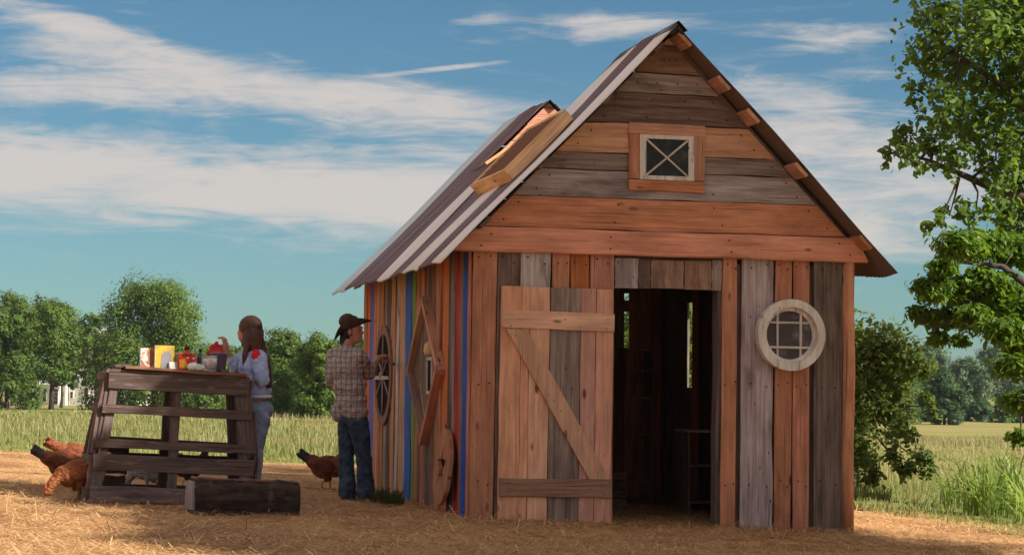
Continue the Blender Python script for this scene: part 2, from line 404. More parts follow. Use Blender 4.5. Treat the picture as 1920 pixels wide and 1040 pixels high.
def blob(name, parent, mat, prims, voxel=.012, smooth=4, disp=None, loc=None, cutter=None):
    base = wloc(parent) if parent else V((0, 0, 0)); org = V(loc) if loc is not None else base
    bm = bmesh.new()
    for p in prims:
        if p[0] == 'c': cap_mesh(bm, *p[1:])
        else: ell_mesh(bm, *p[1:])
    bmesh.ops.translate(bm, verts=bm.verts, vec=-org)
    me = bpy.data.meshes.new(name); bm.to_mesh(me); bm.free()
    o = bpy.data.objects.new(name, me); COL.objects.link(o)
    md = o.modifiers.new('r', 'REMESH'); md.mode = 'VOXEL'; md.voxel_size = voxel; md.adaptivity = 0
    if smooth:
        sm = o.modifiers.new('s', 'SMOOTH'); sm.factor = .5; sm.iterations = smooth
    if disp:
        tx = bpy.data.textures.new(name+'_folds', 'CLOUDS'); tx.noise_scale = disp[1]; tx.noise_depth = 3
        dm = o.modifiers.new('d', 'DISPLACE'); dm.texture = tx; dm.strength = disp[0]; dm.mid_level = .5; dm.texture_coords = 'LOCAL'
    dg = bpy.context.evaluated_depsgraph_get(); dg.update()
    new = bpy.data.meshes.new_from_object(o.evaluated_get(dg)); o.modifiers.clear(); o.data = new; new.name = name
    new.polygons.foreach_set('use_smooth', [True]*len(new.polygons))
    new.materials.clear(); new.materials.append(MAT[mat] if isinstance(mat, str) else mat)
    if parent: o.parent = parent
    o.location = org-base
    return o

# ================================================================== ground
def ground_mat():
    t = NT('yard_and_field'); g = t.n('ShaderNodeNewGeometry').outputs['Position']
    s = t.n('ShaderNodeSeparateXYZ'); t.l(g, s.inputs[0]); x, y = s.outputs[0], s.outputs[1]
    wv = t.math('MULTIPLY', t.math('SUBTRACT', t.noise(g, .55, 4, .6), .5), 3.2)
    neg = t.math('MINIMUM', x, 0.)
    sd = t.math('MAXIMUM', t.math('MAXIMUM', t.math('ADD', t.math('SUBTRACT', y, 11.5), t.math('MULTIPLY', neg, .25)),
                                  t.math('SUBTRACT', t.math('SUBTRACT', x, 4.9), t.math('MULTIPLY', y, .06))),
                t.math('MINIMUM', t.math('SUBTRACT', x, 2.5), t.math('SUBTRACT', y, 5.)))
    inyard = t.rng(t.math('ADD', sd, wv), 1.6, -.4)
    n1 = t.noise(t.map(g, (1, 1, 1)), 1.1, 5, .6); n2 = t.noise(g, 26, 5, .7); n3 = t.noise(t.map(g, (9, 60, 9), rot=(0, 0, .6)), 1, 4, .6)
    straw = t.mix(t.rng(n2, .35, .68), (.30, .13, .055), (.68, .40, .17))
    straw = t.mix(t.math('MULTIPLY', t.rng(n1, .43, .62), .85), straw, (.26, .115, .05))
    straw = t.mix(t.math('MULTIPLY', t.rng(n3, .55, .7), .5), straw, (.72, .46, .2))
    f1 = t.noise(t.map(g, (.05, .16, 1)), 1, 4, .6); f2 = t.noise(g, 3.5, 5, .7); f3 = t.noise(t.map(g, (.02, .035, 1)), 1, 3, .5)
    field = t.mix(t.rng(f1, .38, .62), (.15, .175, .04), (.27, .20, .075))
    field = t.mix(t.math('MULTIPLY', t.rng(f2, .4, .7), .45), field, (.36, .27, .11))
    field = t.mix(t.math('MULTIPLY', t.rng(f3, .5, .65), .45), field, (.13, .19, .04))
    col = t.mix(inyard, field, straw)
    t.bump(t.math('ADD', n2, n3), .6, .03)
    return t.fin(col, .95, .1)
MAT['ground'] = ground_mat()
def build_ground():
    a = np.linspace(-1, 1, 300); xs = 1.5 + 4*np.sinh(a*6.4); b = np.linspace(-.52, 1, 330); ys = 0 + 3.2*np.sinh(b*6.8)
    X, Y = np.meshgrid(xs, ys); Z = ground_h(X, Y)
    near = 1-sstep(15, 40, np.hypot(X, Y))
    Z = Z + near*(.010*np.sin(X*3.1+1.3*np.sin(Y*2.3)) + .009*np.sin(Y*4.7+X*1.7) + nrg.normal(0, .006, X.shape))
    nx, ny = len(xs), len(ys); idx = np.arange(nx*ny).reshape(ny, nx)
    f = np.stack([idx[:-1, :-1], idx[:-1, 1:], idx[1:, 1:], idx[1:, :-1]], -1).reshape(-1, 4)
    o = fast_mesh('ground', np.stack([X, Y, Z], -1), 4, 'ground', faces=f, smooth=True); o['kind'] = 'structure'
build_ground()

# ================================================================== shed
SW, SD = 3.43, 5.64                     # wall width, depth
EX, EZ, RX, RZ = -.333, 2.14, 1.70, 4.22
K = (RZ-EZ)/(RX-EX)
shed = thing('shed', (0, 0, 0), 'patchwork timber shed of salvaged boards with steep striped tin roof and open doorway', 'shed')
X_, Y_, Z_ = V((1, 0, 0)), V((0, 1, 0)), V((0, 0, 1))
gz = lambda x, y: float(ground_h(x, y))-.03

def front_board(x0, x1, mat, z0=None, z1=2.27, y=-.011, t=.024, lean=0.):
    xm = (x0+x1)/2; z0 = gz(xm, 0) if z0 is None else z0
    return board('board', shed, mat, (xm-lean, y, z0), (xm, y+rng.uniform(-.004, .004), z1), X_, x1-x0-.004, t, -Y_, seg=6, wob=.003)
for x0, x1, m, ln in [(-.004, .203, 'cedar_red', .015), (.207, .405, 'grey_dark', .012), (.412, .675, 'whitewash', 0), (.682, .84, 'cedar', 0), (.848, 1.008, 'cedar_red', 0), (1.016, 1.233, 'cedar', 0),
                      (2.207, 2.352, 'cedar_red', .012), (2.386, 2.685, 'lilac', .01), (2.698, 2.854, 'cedar', .006), (2.866, 3.018, 'mottle', .006), (3.052, 3.328, 'grey_dark', 0)]:
    front_board(x0, x1, m, lean=ln)
for x0, x1, m in [(1.24, 1.45, 'lilac'), (1.453, 1.555, 'grey_dark'), (1.56, 1.858, 'brown'), (1.863, 2.11, 'brown'), (2.114, 2.204, 'grey')]:
    front_board(x0, x1, m, z0=1.972+rng.uniform(-.006, .004), z1=2.225+rng.uniform(-.01, .01), y=-.013)
# dark backing rail and jambs behind the front boards
board('lintel', shed, 'grey_dark', (1.1, .05, 2.16), (2.3, .05, 2.16), Z_, .36, .05, -Y_)
board('jamb', shed, 'grey_dark', (2.185, .075, gz(2.2, 0)), (2.195, .075, 2.1), Y_, .12, .04, X_)
board('jamb', shed, 'grey_dark', (1.205, .075, gz(1.2, 0)), (1.205, .075, 2.1), Y_, .12, .04, X_)
for z in (.35, 1.2, 2.2):
    board('girt', shed, 'grey_dark', (.05, .045, z), (1.2, .045, z), Z_, .12, .04, Y_); board('girt', shed, 'grey_dark', (2.22, .045, z-.05), (3.4, .045, z-.05), Z_, .12, .04, Y_)
board('backing', shed, 'grey_dark', (3.035, .03, gz(3, 0)), (3.035, .03, 2.2), X_, .1, .02, Y_)
board('backing', shed, 'grey_dark', (2.37, .03, gz(2.4, 0)), (2.37, .03, 2.2), X_, .07, .02, Y_)
tube('corner_post', [(3.379, -.012, gz(3.4, 0)), (3.376, -.012, .6), (3.388, -.012, 1.3), (3.378, -.012, 1.9), (3.385, -.012, 2.27)], [.057, .055, .058, .056, .055], 'cedar', shed, n=14, jit=.03)
nail_me = None
def nail(x, y, z, parent):
    global nail_me
    if nail_me is None:
        o = lathe('nail', (x, y, z), [(.0075, 0), (.0075, .002), (.004, .004)], 'black_tin', parent, 8, axis=(0, -1, 0)); nail_me = o.data; nail_me.transform(Matrix.Translation((-x, -y, -z))); o.location = (x, y, z); return
    o = bpy.data.objects.new('nail', nail_me); COL.objects.link(o); o.parent = parent; o.location = (x, y, z)
for x0, x1 in [(0, .2), (.207, .405), (.412, .675), (.682, .84), (.848, 1.008), (1.016, 1.233), (2.207, 2.352), (2.386, 2.685), (2.698, 2.854), (2.866, 3.018), (3.052, 3.328)]:
    for z in (2.19, 1.15, .3):
        for f in (.25, .75): nail(x0+(x1-x0)*f+rng.uniform(-.015, .015), -.031, z+rng.uniform(-.03, .03), shed)
for z in (2.3, 2.40, 2.53, 2.68, 2.80, 2.92, 3.05, 3.2, 3.32, 3.45, 3.6, 3.75, 3.95):
    xa, xb = max(0.05, EX+(z-EZ)/K+.2), min(3.4, RX+(RZ-z)/K-.2)
    for q in range(4):
        x = xa+(xb-xa)*q/3+rng.uniform(-.02, .02)
        if not (1.3 < x < 2.08 and 2.78 < z < 3.43): nail(x, -.094 if z < 2.46 else -.052, z, shed)
# beam and gable boards
board('beam', shed, 'pine', (-.085, -.06, 2.358), (3.49, -.06, 2.345), Z_, .212, .055, -Y_, seg=10, wob=.002, cut0=.96, cut1=-.5, bev=.012)
xl = lambda z: EX + (z-EZ)/K + .075
xr = lambda z: RX + (RZ-z)/K - .075
for z0, z1, m, y in [(2.468, 2.738, 'gable_orange', -.035), (2.744, 2.974, 'lilac', -.03), (2.981, 3.126, 'grey', -.026), (3.132, 3.387, 'gable_orange', -.032), (3.398, 3.656, 'grey_dark', -.03),
                     (3.664, 3.83, 'grey', -.026), (3.842, 4.078, 'brown', -.03), (4.084, 4.165, 'gable_orange', -.028)]:
    zm = (z0+z1)/2
    if z1 > 4.15: continue
    board('gable_board', shed, m, (xl(zm), y, zm), (xr(zm), y, zm-.008), Z_, z1-z0, .026, -Y_, seg=9, wob=.0025, cut0=.977, cut1=-.977)
plate('gable_board', shed, 'gable_orange', (0, -.018, 0), X_, Z_, -Y_, [(xl(4.083), 4.083), (xr(4.083), 4.083), (RX, 4.083+(xr(4.083)-xl(4.083))/2*K)], .024, grain='h')
# wall behind the gable boards so that the joints stay closed
plate('gable_backing', shed, 'grey_dark', (0, .004, 0), X_, Z_, Y_, [(-.05, 2.28), (3.47, 2.28), (xr(2.28), 2.3), (RX, 4.13), (xl(2.28), 2.3)], .02, grain='h')

# left wall: many narrow salvaged boards, some painted
SIDE = [(.0, .05, 'cedar_red'), (.05, .262, 'blue'), (.265, .43, 'brown'), (.432, .60, 'red'), (.604, .72, 'grey'), (.722, .84, 'grey_dark'), (.845, 1.03, 'orange'), (1.034, 1.22, 'orange'), (1.225, 1.37, 'cedar'), (1.374, 1.52, 'tan'),
        (1.524, 1.73, 'brown'), (1.734, 1.90, 'grey_dark'), (1.905, 2.06, 'grey'), (2.065, 2.19, 'cedar'), (2.195, 2.32, 'brown'), (2.325, 2.52, 'pink'), (2.523, 2.716, 'green'), (2.72, 3.05, 'blue'), (3.055, 3.22, 'lilac'), (3.224, 3.40, 'tan'),
        (3.404, 3.52, 'whitewash'), (3.524, 3.62, 'lilac'), (3.624, 3.80, 'tan'), (3.804, 3.94, 'cedar'), (3.944, 4.12, 'grey_dark'), (4.124, 4.30, 'grey'), (4.305, 4.46, 'tan'), (4.464, 4.64, 'cedar'),
        (4.645, 4.80, 'tan'), (4.804, 4.99, 'cedar'), (4.994, 5.28, 'slateblue'), (5.284, 5.45, 'orange'), (5.454, 5.64, 'tan')]
for y0, y1, m in SIDE:
    ym = (y0+y1)/2; dx = -.011 - rng.choice((0, 0, .004, .008, .014))
    board('side_board', shed, m, (dx, ym, gz(0, ym)+rng.uniform(0, .03)), (dx+rng.uniform(-.004, .004), ym, 2.43), Y_, y1-y0-.003, .024, -X_, seg=6, wob=.004)
plate('side_backing', shed, 'grey_dark', (.012, 0, 0), Y_, Z_, X_, [(.03, -.1), (5.6, -.1), (5.6, 2.45), (.03, 2.45)], .02)

# right and rear walls
ya = on(1290.5, 650, 0, 3.42).y; yb = on(1299.5, 650, 0, 3.42).y; ylo, yhi = min(ya, yb), max(ya, yb)
y0 = .06; mats = ['brown', 'grey_dark', 'cedar', 'grey', 'tan', 'cedar_red']
edges = []
while y0 < 5.6:
    y1 = min(y0 + rng.uniform(.17, .27), 5.61)
    if y0 < ylo < y1: y1 = ylo
    if abs(y0-ylo) < 1e-6: y1 = yhi
    edges.append((y0, y1)); y0 = y1
for y0, y1 in edges:
    ym = (y0+y1)/2; spans = [(gz(3.4, ym), 2.43)]
    if y0 >= ylo-1e-6 and y1 <= yhi+1e-6: spans = [(gz(3.4, ym), 1.13), (2.06, 2.43)]
    for za, zb in spans:
        board('side_board', shed, rng.choice(mats), (3.42, ym, za), (3.42, ym, zb), Y_, y1-y0, .026, X_, seg=2, wob=0, warp=0)
x0 = .02
while x0 < 3.43:
    x1 = min(x0 + rng.uniform(.17, .27), 3.445)
    if x0 < 2.974 < x1: x1 = 2.974
    if abs(x0-2.974) < 1e-6: x1 = 3.03
    xm = (x0+x1)/2; spans = [(gz(xm, 5.6), 2.47)]
    if abs(x0-2.974) < 1e-6: spans = [(gz(xm, 5.6), 1.57), (1.99, 2.12), (2.2, 2.47)]
    for za, zb in spans: board('rear_board', shed, rng.choice(mats), (xm, 5.63, za), (xm, 5.63, zb), X_, x1-x0, .026, Y_, seg=2, wob=0, warp=0)
    x0 = x1
for yy, z0, top, nm in ((5.60, 2.44, 4.14, 'rear_gable_board'), (4.185, 3.36, 4.10, 'inner_gable_board')):
    z = z0; i = 0
    while z < top-.06:
        z1 = min(z + (.2 if nm[0] == 'r' else .185), top); zm = (z+z1)/2; w = z1-z-.005
        if z1 >= top-.03:
            xa = EX+(z-EZ)/K+.06; xb = RX*2-xa
            plate(nm, shed, 'gable_orange', (0, yy, 0), X_, Z_, Y_, [(xa, z), (xb, z), (RX, z+(xb-xa)/2*K-.01)], .026, grain='h')
        else:
            xa = EX+(zm-EZ)/K+.07; board(nm, shed, ['gable_orange', 'tan', 'cedar'][i % 3], (xa, yy, zm), (2*RX-xa, yy, zm), Z_, w, .026, -Y_, seg=3, cut0=.977, cut1=-.977)
        z = z1; i += 1
plate('added_blocking_deck', shed, 'grey_dark', (0, 0, 3.36), X_, Y_, Z_, [(.86, 1.2), (2.54, 1.2), (2.54, 4.2), (.86, 4.2)], .03)  # flat panel added across the roof gap to keep daylight out of the interior
plate('front_section_wall', shed, 'cedar', (0, 1.28, 0), X_, Z_, Y_, [(xl(3.36), 3.36), (xr(3.36), 3.36), (RX, 4.13)], .025, grain='h')

# roof
def sheet(y0, y1, s0, s1, mat, side=-1, lift=0., curl=0., name='roof_sheet'):
    pitch = .076; n = max(6, int((y1-y0)/pitch*7)); m = 7; A = .009 if side < 0 else .003
    nx = V((-K, 0, 1)).normalized() if side < 0 else V((K, 0, 1)).normalized()
    e = V((EX, 0, EZ)) if side < 0 else V((2*RX-EX, 0, EZ)); r = V((RX, 0, RZ))
    verts, faces, uvs = [], [], []; ou = rng.uniform(0, 30); L = (r-e).length
    je = rng.uniform(-.012, .014); jw = rng.uniform(0, 6)
    for lay in (0, 1):
        for i in range(m+1):
            s = s0 + (s1-s0)*i/m
            for j in range(n+1):
                y = y0 + (y1-y0)*j/n; ss = s + (je/L + .004*math.sin(y*9+jw))*(1 if i == 0 else 0)
                h = A*math.sin(2*math.pi*y/pitch) + lift + .010*math.sin(s*7+y*2.2+jw) + curl*max(0, s-.75)*4*math.sin(y*3)
                verts.append(e.lerp(r, ss) + V((0, y, 0)) + nx*(h - .004*lay))
    N = (m+1)*(n+1)
    for lay in (0, 1):
        for i in range(m):
            for j in range(n):
                a = lay*N+i*(n+1)+j; q = (a, a+1, a+n+2, a+n+1); q = q if (lay == 0) == (side > 0) else q[::-1]
                faces.append(q)
                for k in q:
                    kk = k-lay*N; uvs.append((ou+(kk % (n+1))*(y1-y0)/n, (kk//(n+1))*L*(s1-s0)/m))
    bd = [(i*(n+1), (i+1)*(n+1)) for i in range(m)] + [(i*(n+1)+n, (i+1)*(n+1)+n) for i in range(m)] + [(j, j+1) for j in range(n)] + [(m*(n+1)+j, m*(n+1)+j+1) for j in range(n)]
    for a, b in bd: faces.append((a, b, b+N, a+N)); uvs += [(ou, 0), (ou, .1), (ou, .1), (ou, 0)]
    return mesh_obj(name, verts, faces, mat, shed, uvs, smooth=True)
sheet(-.31, .10, 0, 1, 'tin_white', lift=.004); sheet(.09, .73, 0, 1, 'tin_purple', curl=.02); sheet(.72, 1.40, 0, .985, 'tin_white', lift=.004, curl=.02)
sheet(1.39, 1.47, .6, .97, 'tin_purple')
sheet(1.39, 2.23, 0, .64, 'tin_purple'); sheet(2.22, 3.01, 0, .63, 'tin_white', lift=.005); sheet(3.0, 3.72, 0, .62, 'tin_purple'); sheet(3.71, 4.18, 0, .62, 'tin_purple', lift=.004)
sheet(4.17, 4.47, 0, .965, 'tin_purple'); sheet(4.46, 5.15, 0, .965, 'tin_purple', lift=.004); sheet(5.14, 5.98, 0, .965, 'tin_grey')
for y0, y1, s1 in [(-.31, .4, 1), (.39, 1.1, 1), (1.09, 1.47, 1), (1.46, 2.4, .62), (2.39, 3.3, .62), (3.29, 4.18, .62), (4.17, 5.1, .965), (5.09, 5.98, .965)]:
    sheet(y0, y1, 0, s1, 'tin_under', side=1, lift=rng.uniform(0, .005))
for y0, y1, dz in ((-.335, 1.44, 0), (4.13, 5.99, -.07)):
    top = RZ+dz+.022
    for sgn in (-1, 1):
        plate('ridge_cap', shed, 'black_tin', (RX, y0, top), V((sgn, 0, -K)), Y_, V((sgn*K, 0, 1)), [(-.005, 0), (.11, 0), (.105, (y1-y0)*.4), (.112, y1-y0), (-.005, y1-y0)], .006)
plate('ridge_cap_end', shed, 'black_tin', (RX, -.30, RZ), X_, Z_, Y_, [(-.075, -.085), (-.03, -.075), (0, -.04), (.03, -.075), (.075, -.085), (0, .012)], .03)
for x, dz in [(1.775, 0), (2.126, 0), (2.394, 0), (2.835, 0), (3.435, 0)]:
    z = RZ-(x-RX)*K-.042
    sd = V((1, 0, -K)).normalized(); nn = V((K, 0, 1)).normalized()
    board('purlin', shed, 'gable_orange', (x, -.285, z), (x, 1.25, z), sd, .155, .032, nn, seg=2, wob=0, warp=0)
for x in (.05, .55, 1.1, 1.55):
    z = EZ+(x-EX)*K-.045; sd = V((1, 0, K)).normalized(); nn = V((-K, 0, 1)).normalized()
    board('purlin', shed, 'grey_dark', (x, -.26, z), (x, 1.25, z), sd, .12, .03, nn, seg=2, wob=0, warp=0)
rk = V((1, 0, -K)).normalized(); a = V((RX+.03, -.012, RZ-.09)); b = V((2*RX-EX-.35, -.012, EZ+.27))
board('rake_board', shed, 'grey_dark', a, b, V((K, 0, 1)).normalized(), .06, .02, Y_, seg=4)

# hatch frame with wire on the roof
hat = empty('roof_hatch', (0, 0, 0), shed)
nl = V((-K, 0, 1)).normalized(); sl = V((1, 0, K)).normalized()
def roofp(s, y, h=0.): return V((EX, 0, EZ)).lerp(V((RX, 0, RZ)), s) + V((0, y, 0)) + nl*h
s_lo, s_hi, hy0, hy1 = .362, .625, .26, 1.56
board('frame_board', hat, 'pine_pale', roofp(s_lo, hy0, .068), roofp(s_hi, hy0, .068), nl, .12, .035, Y_, seg=3, wob=.002)
board('frame_board', hat, 'pine_pale', roofp(s_lo, hy1, .068), roofp(s_hi, hy1, .068), nl, .12, .035, Y_, seg=3, wob=.002)
board('frame_board', hat, 'pine_pale', roofp(s_lo, hy0+.02, .068), roofp(s_lo, hy1+.02, .068), nl, .12, .035, sl, seg=3, wob=.002)
board('frame_board', hat, 'pine_pale', roofp(s_hi, hy0+.02, .068), roofp(s_hi, hy1+.02, .068), nl, .12, .035, sl, seg=3, wob=.002)
plate('hatch_panel', hat, 'pine_pale', roofp(s_lo, hy0, .045), sl, Y_, nl, [(.01, .02), ((s_hi-s_lo)*2.9, .02), ((s_hi-s_lo)*2.9, hy1-hy0-.02), (.01, hy1-hy0-.02)], .02)
wv, wf = [], []
Ls = (s_hi-s_lo)*2.91; Ly = hy1-hy0
def wire(p, q):
    d = (q-p).normalized(); u = d.cross(nl).normalized()*.005; w = nl*.005; i = len(wv)
    for c in (p, q): wv.extend([c-u, c+w, c+u, c-w])
    for k in range(4): wf.append((i+k, i+(k+1) % 4, i+4+(k+1) % 4, i+4+k))
for k in range(-14, 18):
    for sg in (1, -1):
        pts = []
        for t in (0, 1):
            yy = t*Ly; ss = k*.085 + sg*yy*.6 + (0 if sg > 0 else .0); pts.append((ss, yy))
        (sa, ya_), (sb, yb_) = pts
        lo, hi = 0., 1.
        for edge in (0., Ls):
            pass
        f = lambda tt: sa+(sb-sa)*tt
        ts = [0., 1.]; den = sb-sa
        t0, t1 = sorted(((0-sa)/den, (Ls-sa)/den)); t0 = max(0, t0); t1 = min(1, t1)
        if t1-t0 < .03: continue
        g_ = lambda tt: roofp(s_lo, hy0, .112) + sl*f(tt) + Y_*(Ly*tt)
        wire(g_(t0), g_(t1))
tag(mesh_obj('wire_mesh', wv, wf, 'brown', hat), kind='stuff')
board('prop_stick', shed, 'tan', on(911, 307, 1, 2.9), on(988, 254, 1, 2.9)+V((0, .1, 0)), Y_, .05, .03, nl, seg=2)
board('prop_stick', shed, 'tan', on(925, 312, 1, 2.75), on(1000, 262, 1, 2.75), Y_, .06, .03, nl, seg=2)

# gable window
gw = empty('gable_window', (0, 0, 0), shed)
gx0, gx1, gzb, gzt = 1.345, 2.03, 2.812, 3.397
for a, b, wd in [((gx0, gzt-.047), (gx1, gzt-.055), Z_), ((gx0, gzb+.05), (gx1, gzb+.042), Z_)]:
    board('casing', gw, 'cedar', (a[0], -.058, a[1]), (b[0], -.058, b[1]), wd, .094, .028, -Y_, seg=3, wob=.002)
for x in (gx0+.047, gx1-.047):
    board('casing', gw, 'cedar', (x, -.056, gzb+.10), (x, -.056, gzt-.10), X_, .094, .026, -Y_, seg=3, wob=.002)
ix0, ix1, iz0, iz1 = gx0+.097, gx1-.097, gzb+.096, gzt-.1
plate('sash', gw, 'white_paint', (0, -.048, 0), X_, Z_, -Y_, [(ix0, iz0), (ix1, iz0), (ix1, iz1), (ix0, iz1)], .022, [(ix0+.056, iz0+.036), (ix1-.05, iz0+.036), (ix1-.05, iz1-.034), (ix0+.056, iz1-.034)])
plate('pane', gw, 'glass_dark', (0, -.044, 0), X_, Z_, -Y_, [(ix0+.03, iz0+.02), (ix1-.03, iz0+.02), (ix1-.03, iz1-.02), (ix0+.03, iz1-.02)], .006)
for (xa, za), (xb, zb) in [((ix0+.05, iz0+.03), (ix1-.045, iz1-.03)), ((ix0+.05, iz1-.03), (ix1-.045, iz0+.03))]:
    d = V((xb-xa, 0, zb-za)); board('muntin', gw, 'white_paint', (xa, -.057, za), (xb, -.057, zb), d.cross(Y_), .018, .012 if zb > za else .014, -Y_, seg=2, wob=.001)

# round window
rw = empty('round_window', (0, 0, 0), shed)
circ = lambda cx, cz, r, n=44: [(cx+r*math.cos(2*math.pi*i/n), cz+r*math.sin(2*math.pi*i/n)) for i in range(n)]
RCX, RCZ = 2.817, 1.59
plate('frame', rw, 'white_paint', (0, -.03, 0), X_, Z_, -Y_, circ(RCX, RCZ, .312), .085, circ(RCX, RCZ, .243))
plate('frame_lip', rw, 'white_paint', (0, -.03, 0), X_, Z_, -Y_, circ(RCX, RCZ, .2425), .03, circ(RCX, RCZ, .212))
plate('pane', rw, 'glass_grey', (0, -.028, 0), X_, Z_, -Y_, circ(RCX, RCZ, .24), .012)
for o_ in (-.108, .108):
    h = math.sqrt(.222**2-o_**2)
    board('muntin', rw, 'white_paint', (RCX+o_, -.048, RCZ-h), (RCX+o_, -.048, RCZ+h), X_, .02, .014, -Y_, seg=2, wob=.001)
    board('muntin', rw, 'white_paint', (RCX-h, -.05, RCZ+o_), (RCX+h, -.05, RCZ+o_), Z_, .02, .014, -Y_, seg=2, wob=.001)

# wagon wheel window in the side wall
ww = empty('wheel_window', (0, 0, 0), shed); WY, WZ, WR = 4.24, 1.225, .52
plate('rim', ww, 'brown', (-.02, 0, 0), Y_, Z_, -X_, circ(WY, WZ, WR), .036, circ(WY, WZ, WR-.09))
plate('pane', ww, 'dark_opening', (-.036, 0, 0), Y_, Z_, -X_, circ(WY, WZ, WR-.06), .008)  # solid disc over the boards, the opening's shade put into its colour
for i in range(6):
    a = math.pi/2 + i*math.pi/3
    tube('spoke', [(-.052, WY+.05*math.cos(a), WZ+.05*math.sin(a)), (-.052, WY+(WR-.07)*math.cos(a), WZ+(WR-.07)*math.sin(a))], [.011, .0075], 'lilac', ww, n=6)
board('crossbar', ww, 'whitewash', (-.064, WY-WR+.06, WZ-.03), (-.064, WY+WR-.06, WZ-.03), Z_, .035, .02, -X_, seg=2)
lathe('hub', (-.05, WY, WZ), [(.042, 0), (.042, .02), (.03, .035), (.02, .04)], 'lilac', ww, 14, axis=(-1, 0, 0))

# diamond window
dw = empty('diamond_window', (0, 0, 0), shed); DY, DZ, DH, DV = 1.80, 1.262, .77, .68
cor = [V((0, DY, DZ+DV)), V((0, DY+DH, DZ)), V((0, DY, DZ-DV)), V((0, DY-DH, DZ))]
for i in range(4):
    a, b = cor[i], cor[(i+1) % 4]; c = V((0, DY, DZ)); d = (b-a).normalized(); inn = V((0, d.z, -d.y)); inn = inn if inn.dot(c-a) > 0 else -inn
    off = inn*.03 + V((-.062, 0, 0))
    board('frame_board', dw, ['tan', 'brown', 'cedar', 'cedar'][i], a+off-d*(.0 if i % 2 else .02), b+off, X_, .095-.006*(i % 2), .06, inn, seg=3, wob=.002, bev=.006)
plate('back_panel', dw, 'brown', (-.036, DY, DZ), Y_, Z_, -X_, [(0, DV-.06), (DH-.07, 0), (0, -DV+.06), (-DH+.07, 0)], .012)
plate('hung_frame', dw, 'white_paint', (-.05, DY-.22, DZ-.05), Y_, Z_, -X_, [(-.13, -.17), (.13, -.17), (.13, .17), (-.13, .17)], .02, [(-.10, -.14), (.10, -.14), (.10, .14), (-.10, .14)])
plate('mirror', dw, 'dark_opening', (-.05, DY-.22, DZ-.05), Y_, Z_, -X_, [(-.11, -.15), (.11, -.15), (.11, .15), (-.11, .15)], .008)
lathe('straw_knot', (-.06, DY-.2, DZ+.14), [(.05, 0), (.06, .04), (.05, .10), (.01, .13)], 'pine_pale', dw, 10)
board('thin_stick', dw, 'whitewash', (-.055, DY+.28, DZ-.12), (-.055, DY+.05, DZ-.42), Y_, .016, .012, -X_, seg=2, wob=0)

# round board with a star cut through it, leaning on the wall
st = empty('star_board', (0, 0, 0), shed)
SY, SZ, SR = .735, .41, .335
n_ = 40; star = []
pt5 = [((.20 if k % 2 == 0 else .085)*math.cos(math.pi/2+k*math.pi/5), (.20 if k % 2 == 0 else .085)*math.sin(math.pi/2+k*math.pi/5)) for k in range(10)]
for k in range(10):
    for q in range(4):
        a, b = pt5[k], pt5[(k+1) % 10]; star.append((a[0]+(b[0]-a[0])*q/4, a[1]+(b[1]-a[1])*q/4))
ring = [(SR*math.cos(math.pi/2+2*math.pi*i/n_)*(1+.02*math.sin(i)), SR*math.sin(math.pi/2+2*math.pi*i/n_)) for i in range(n_)]
plate('disc', st, 'cedar_red', (-.075, SY, SZ), Y_, V((.09, 0, 1)), V((-1, 0, .09)), ring, .035, star)
plate('star_shadow_board', st, 'grey_dark', (-.045, SY, SZ), Y_, V((.09, 0, 1)), V((-1, 0, .09)), [(p[0]*.8, p[1]*.8) for p in ring], .012)
tube('nail', [(-.03, SY, SZ+SR+.02), (-.085, SY, SZ+SR+.035)], .008, 'lilac', st, n=6)
tube('hanging_loop', [(-.06, SY, SZ+SR-.02), (-.075, SY-.03, SZ+SR+.01), (-.07, SY, SZ+SR+.045), (-.075, SY+.03, SZ+SR+.01), (-.06, SY+.01, SZ+SR-.02)], .004, 'red', st, n=5)

# door standing open against the front wall
door = empty('door', (0, 0, 0), shed)
for x0, x1, m in [(.232, .404, 'pine'), (.408, .478, 'pine'), (.482, .655, 'pine'), (.66, .924, 'grey'), (.929, 1.06, 'pine'), (1.064, 1.214, 'pine')]:
    xm = (x0+x1)/2
    board('plank', door, m, (xm-.012, -.062, gz(xm, 0)+.045), (xm, -.062, 1.968-.01*xm+rng.uniform(-.003, .003)), X_, x1-x0, .026, -Y_, seg=6, wob=.0018)
board('rail', door, 'pine_tan', (.236, -.09, 1.688), (1.216, -.09, 1.668), Z_, .15, .028, -Y_, seg=5, wob=.002)
board('rail', door, 'brown', (.224, -.09, .276), (1.204, -.09, .262), Z_, .155, .028, -Y_, seg=5, wob=.002)
plate('brace', door, 'pine_tan', (0, -.077, 0), X_, Z_, -Y_, [(1.005, .343), (1.182, .340), (.452, 1.594), (.27, 1.604)], .027)
hl = [(.30, 1.73), (.30, 1.63), (1.15, 1.70), (1.15, 1.62), (.30, .31), (1.13, .30), (.30, .23), (1.13, .22), (.79, 1.69), (.79, .27), (.36, 1.55), (1.08, .4), (.7, 1.0), (.75, .92)]
for x, z in hl: lathe('nail', (x+rng.uniform(-.01, .01), -.103, z), [(.006, 0), (.006, .002), (.003, .004)], 'grey_dark', door, 8, axis=(0, -1, 0))

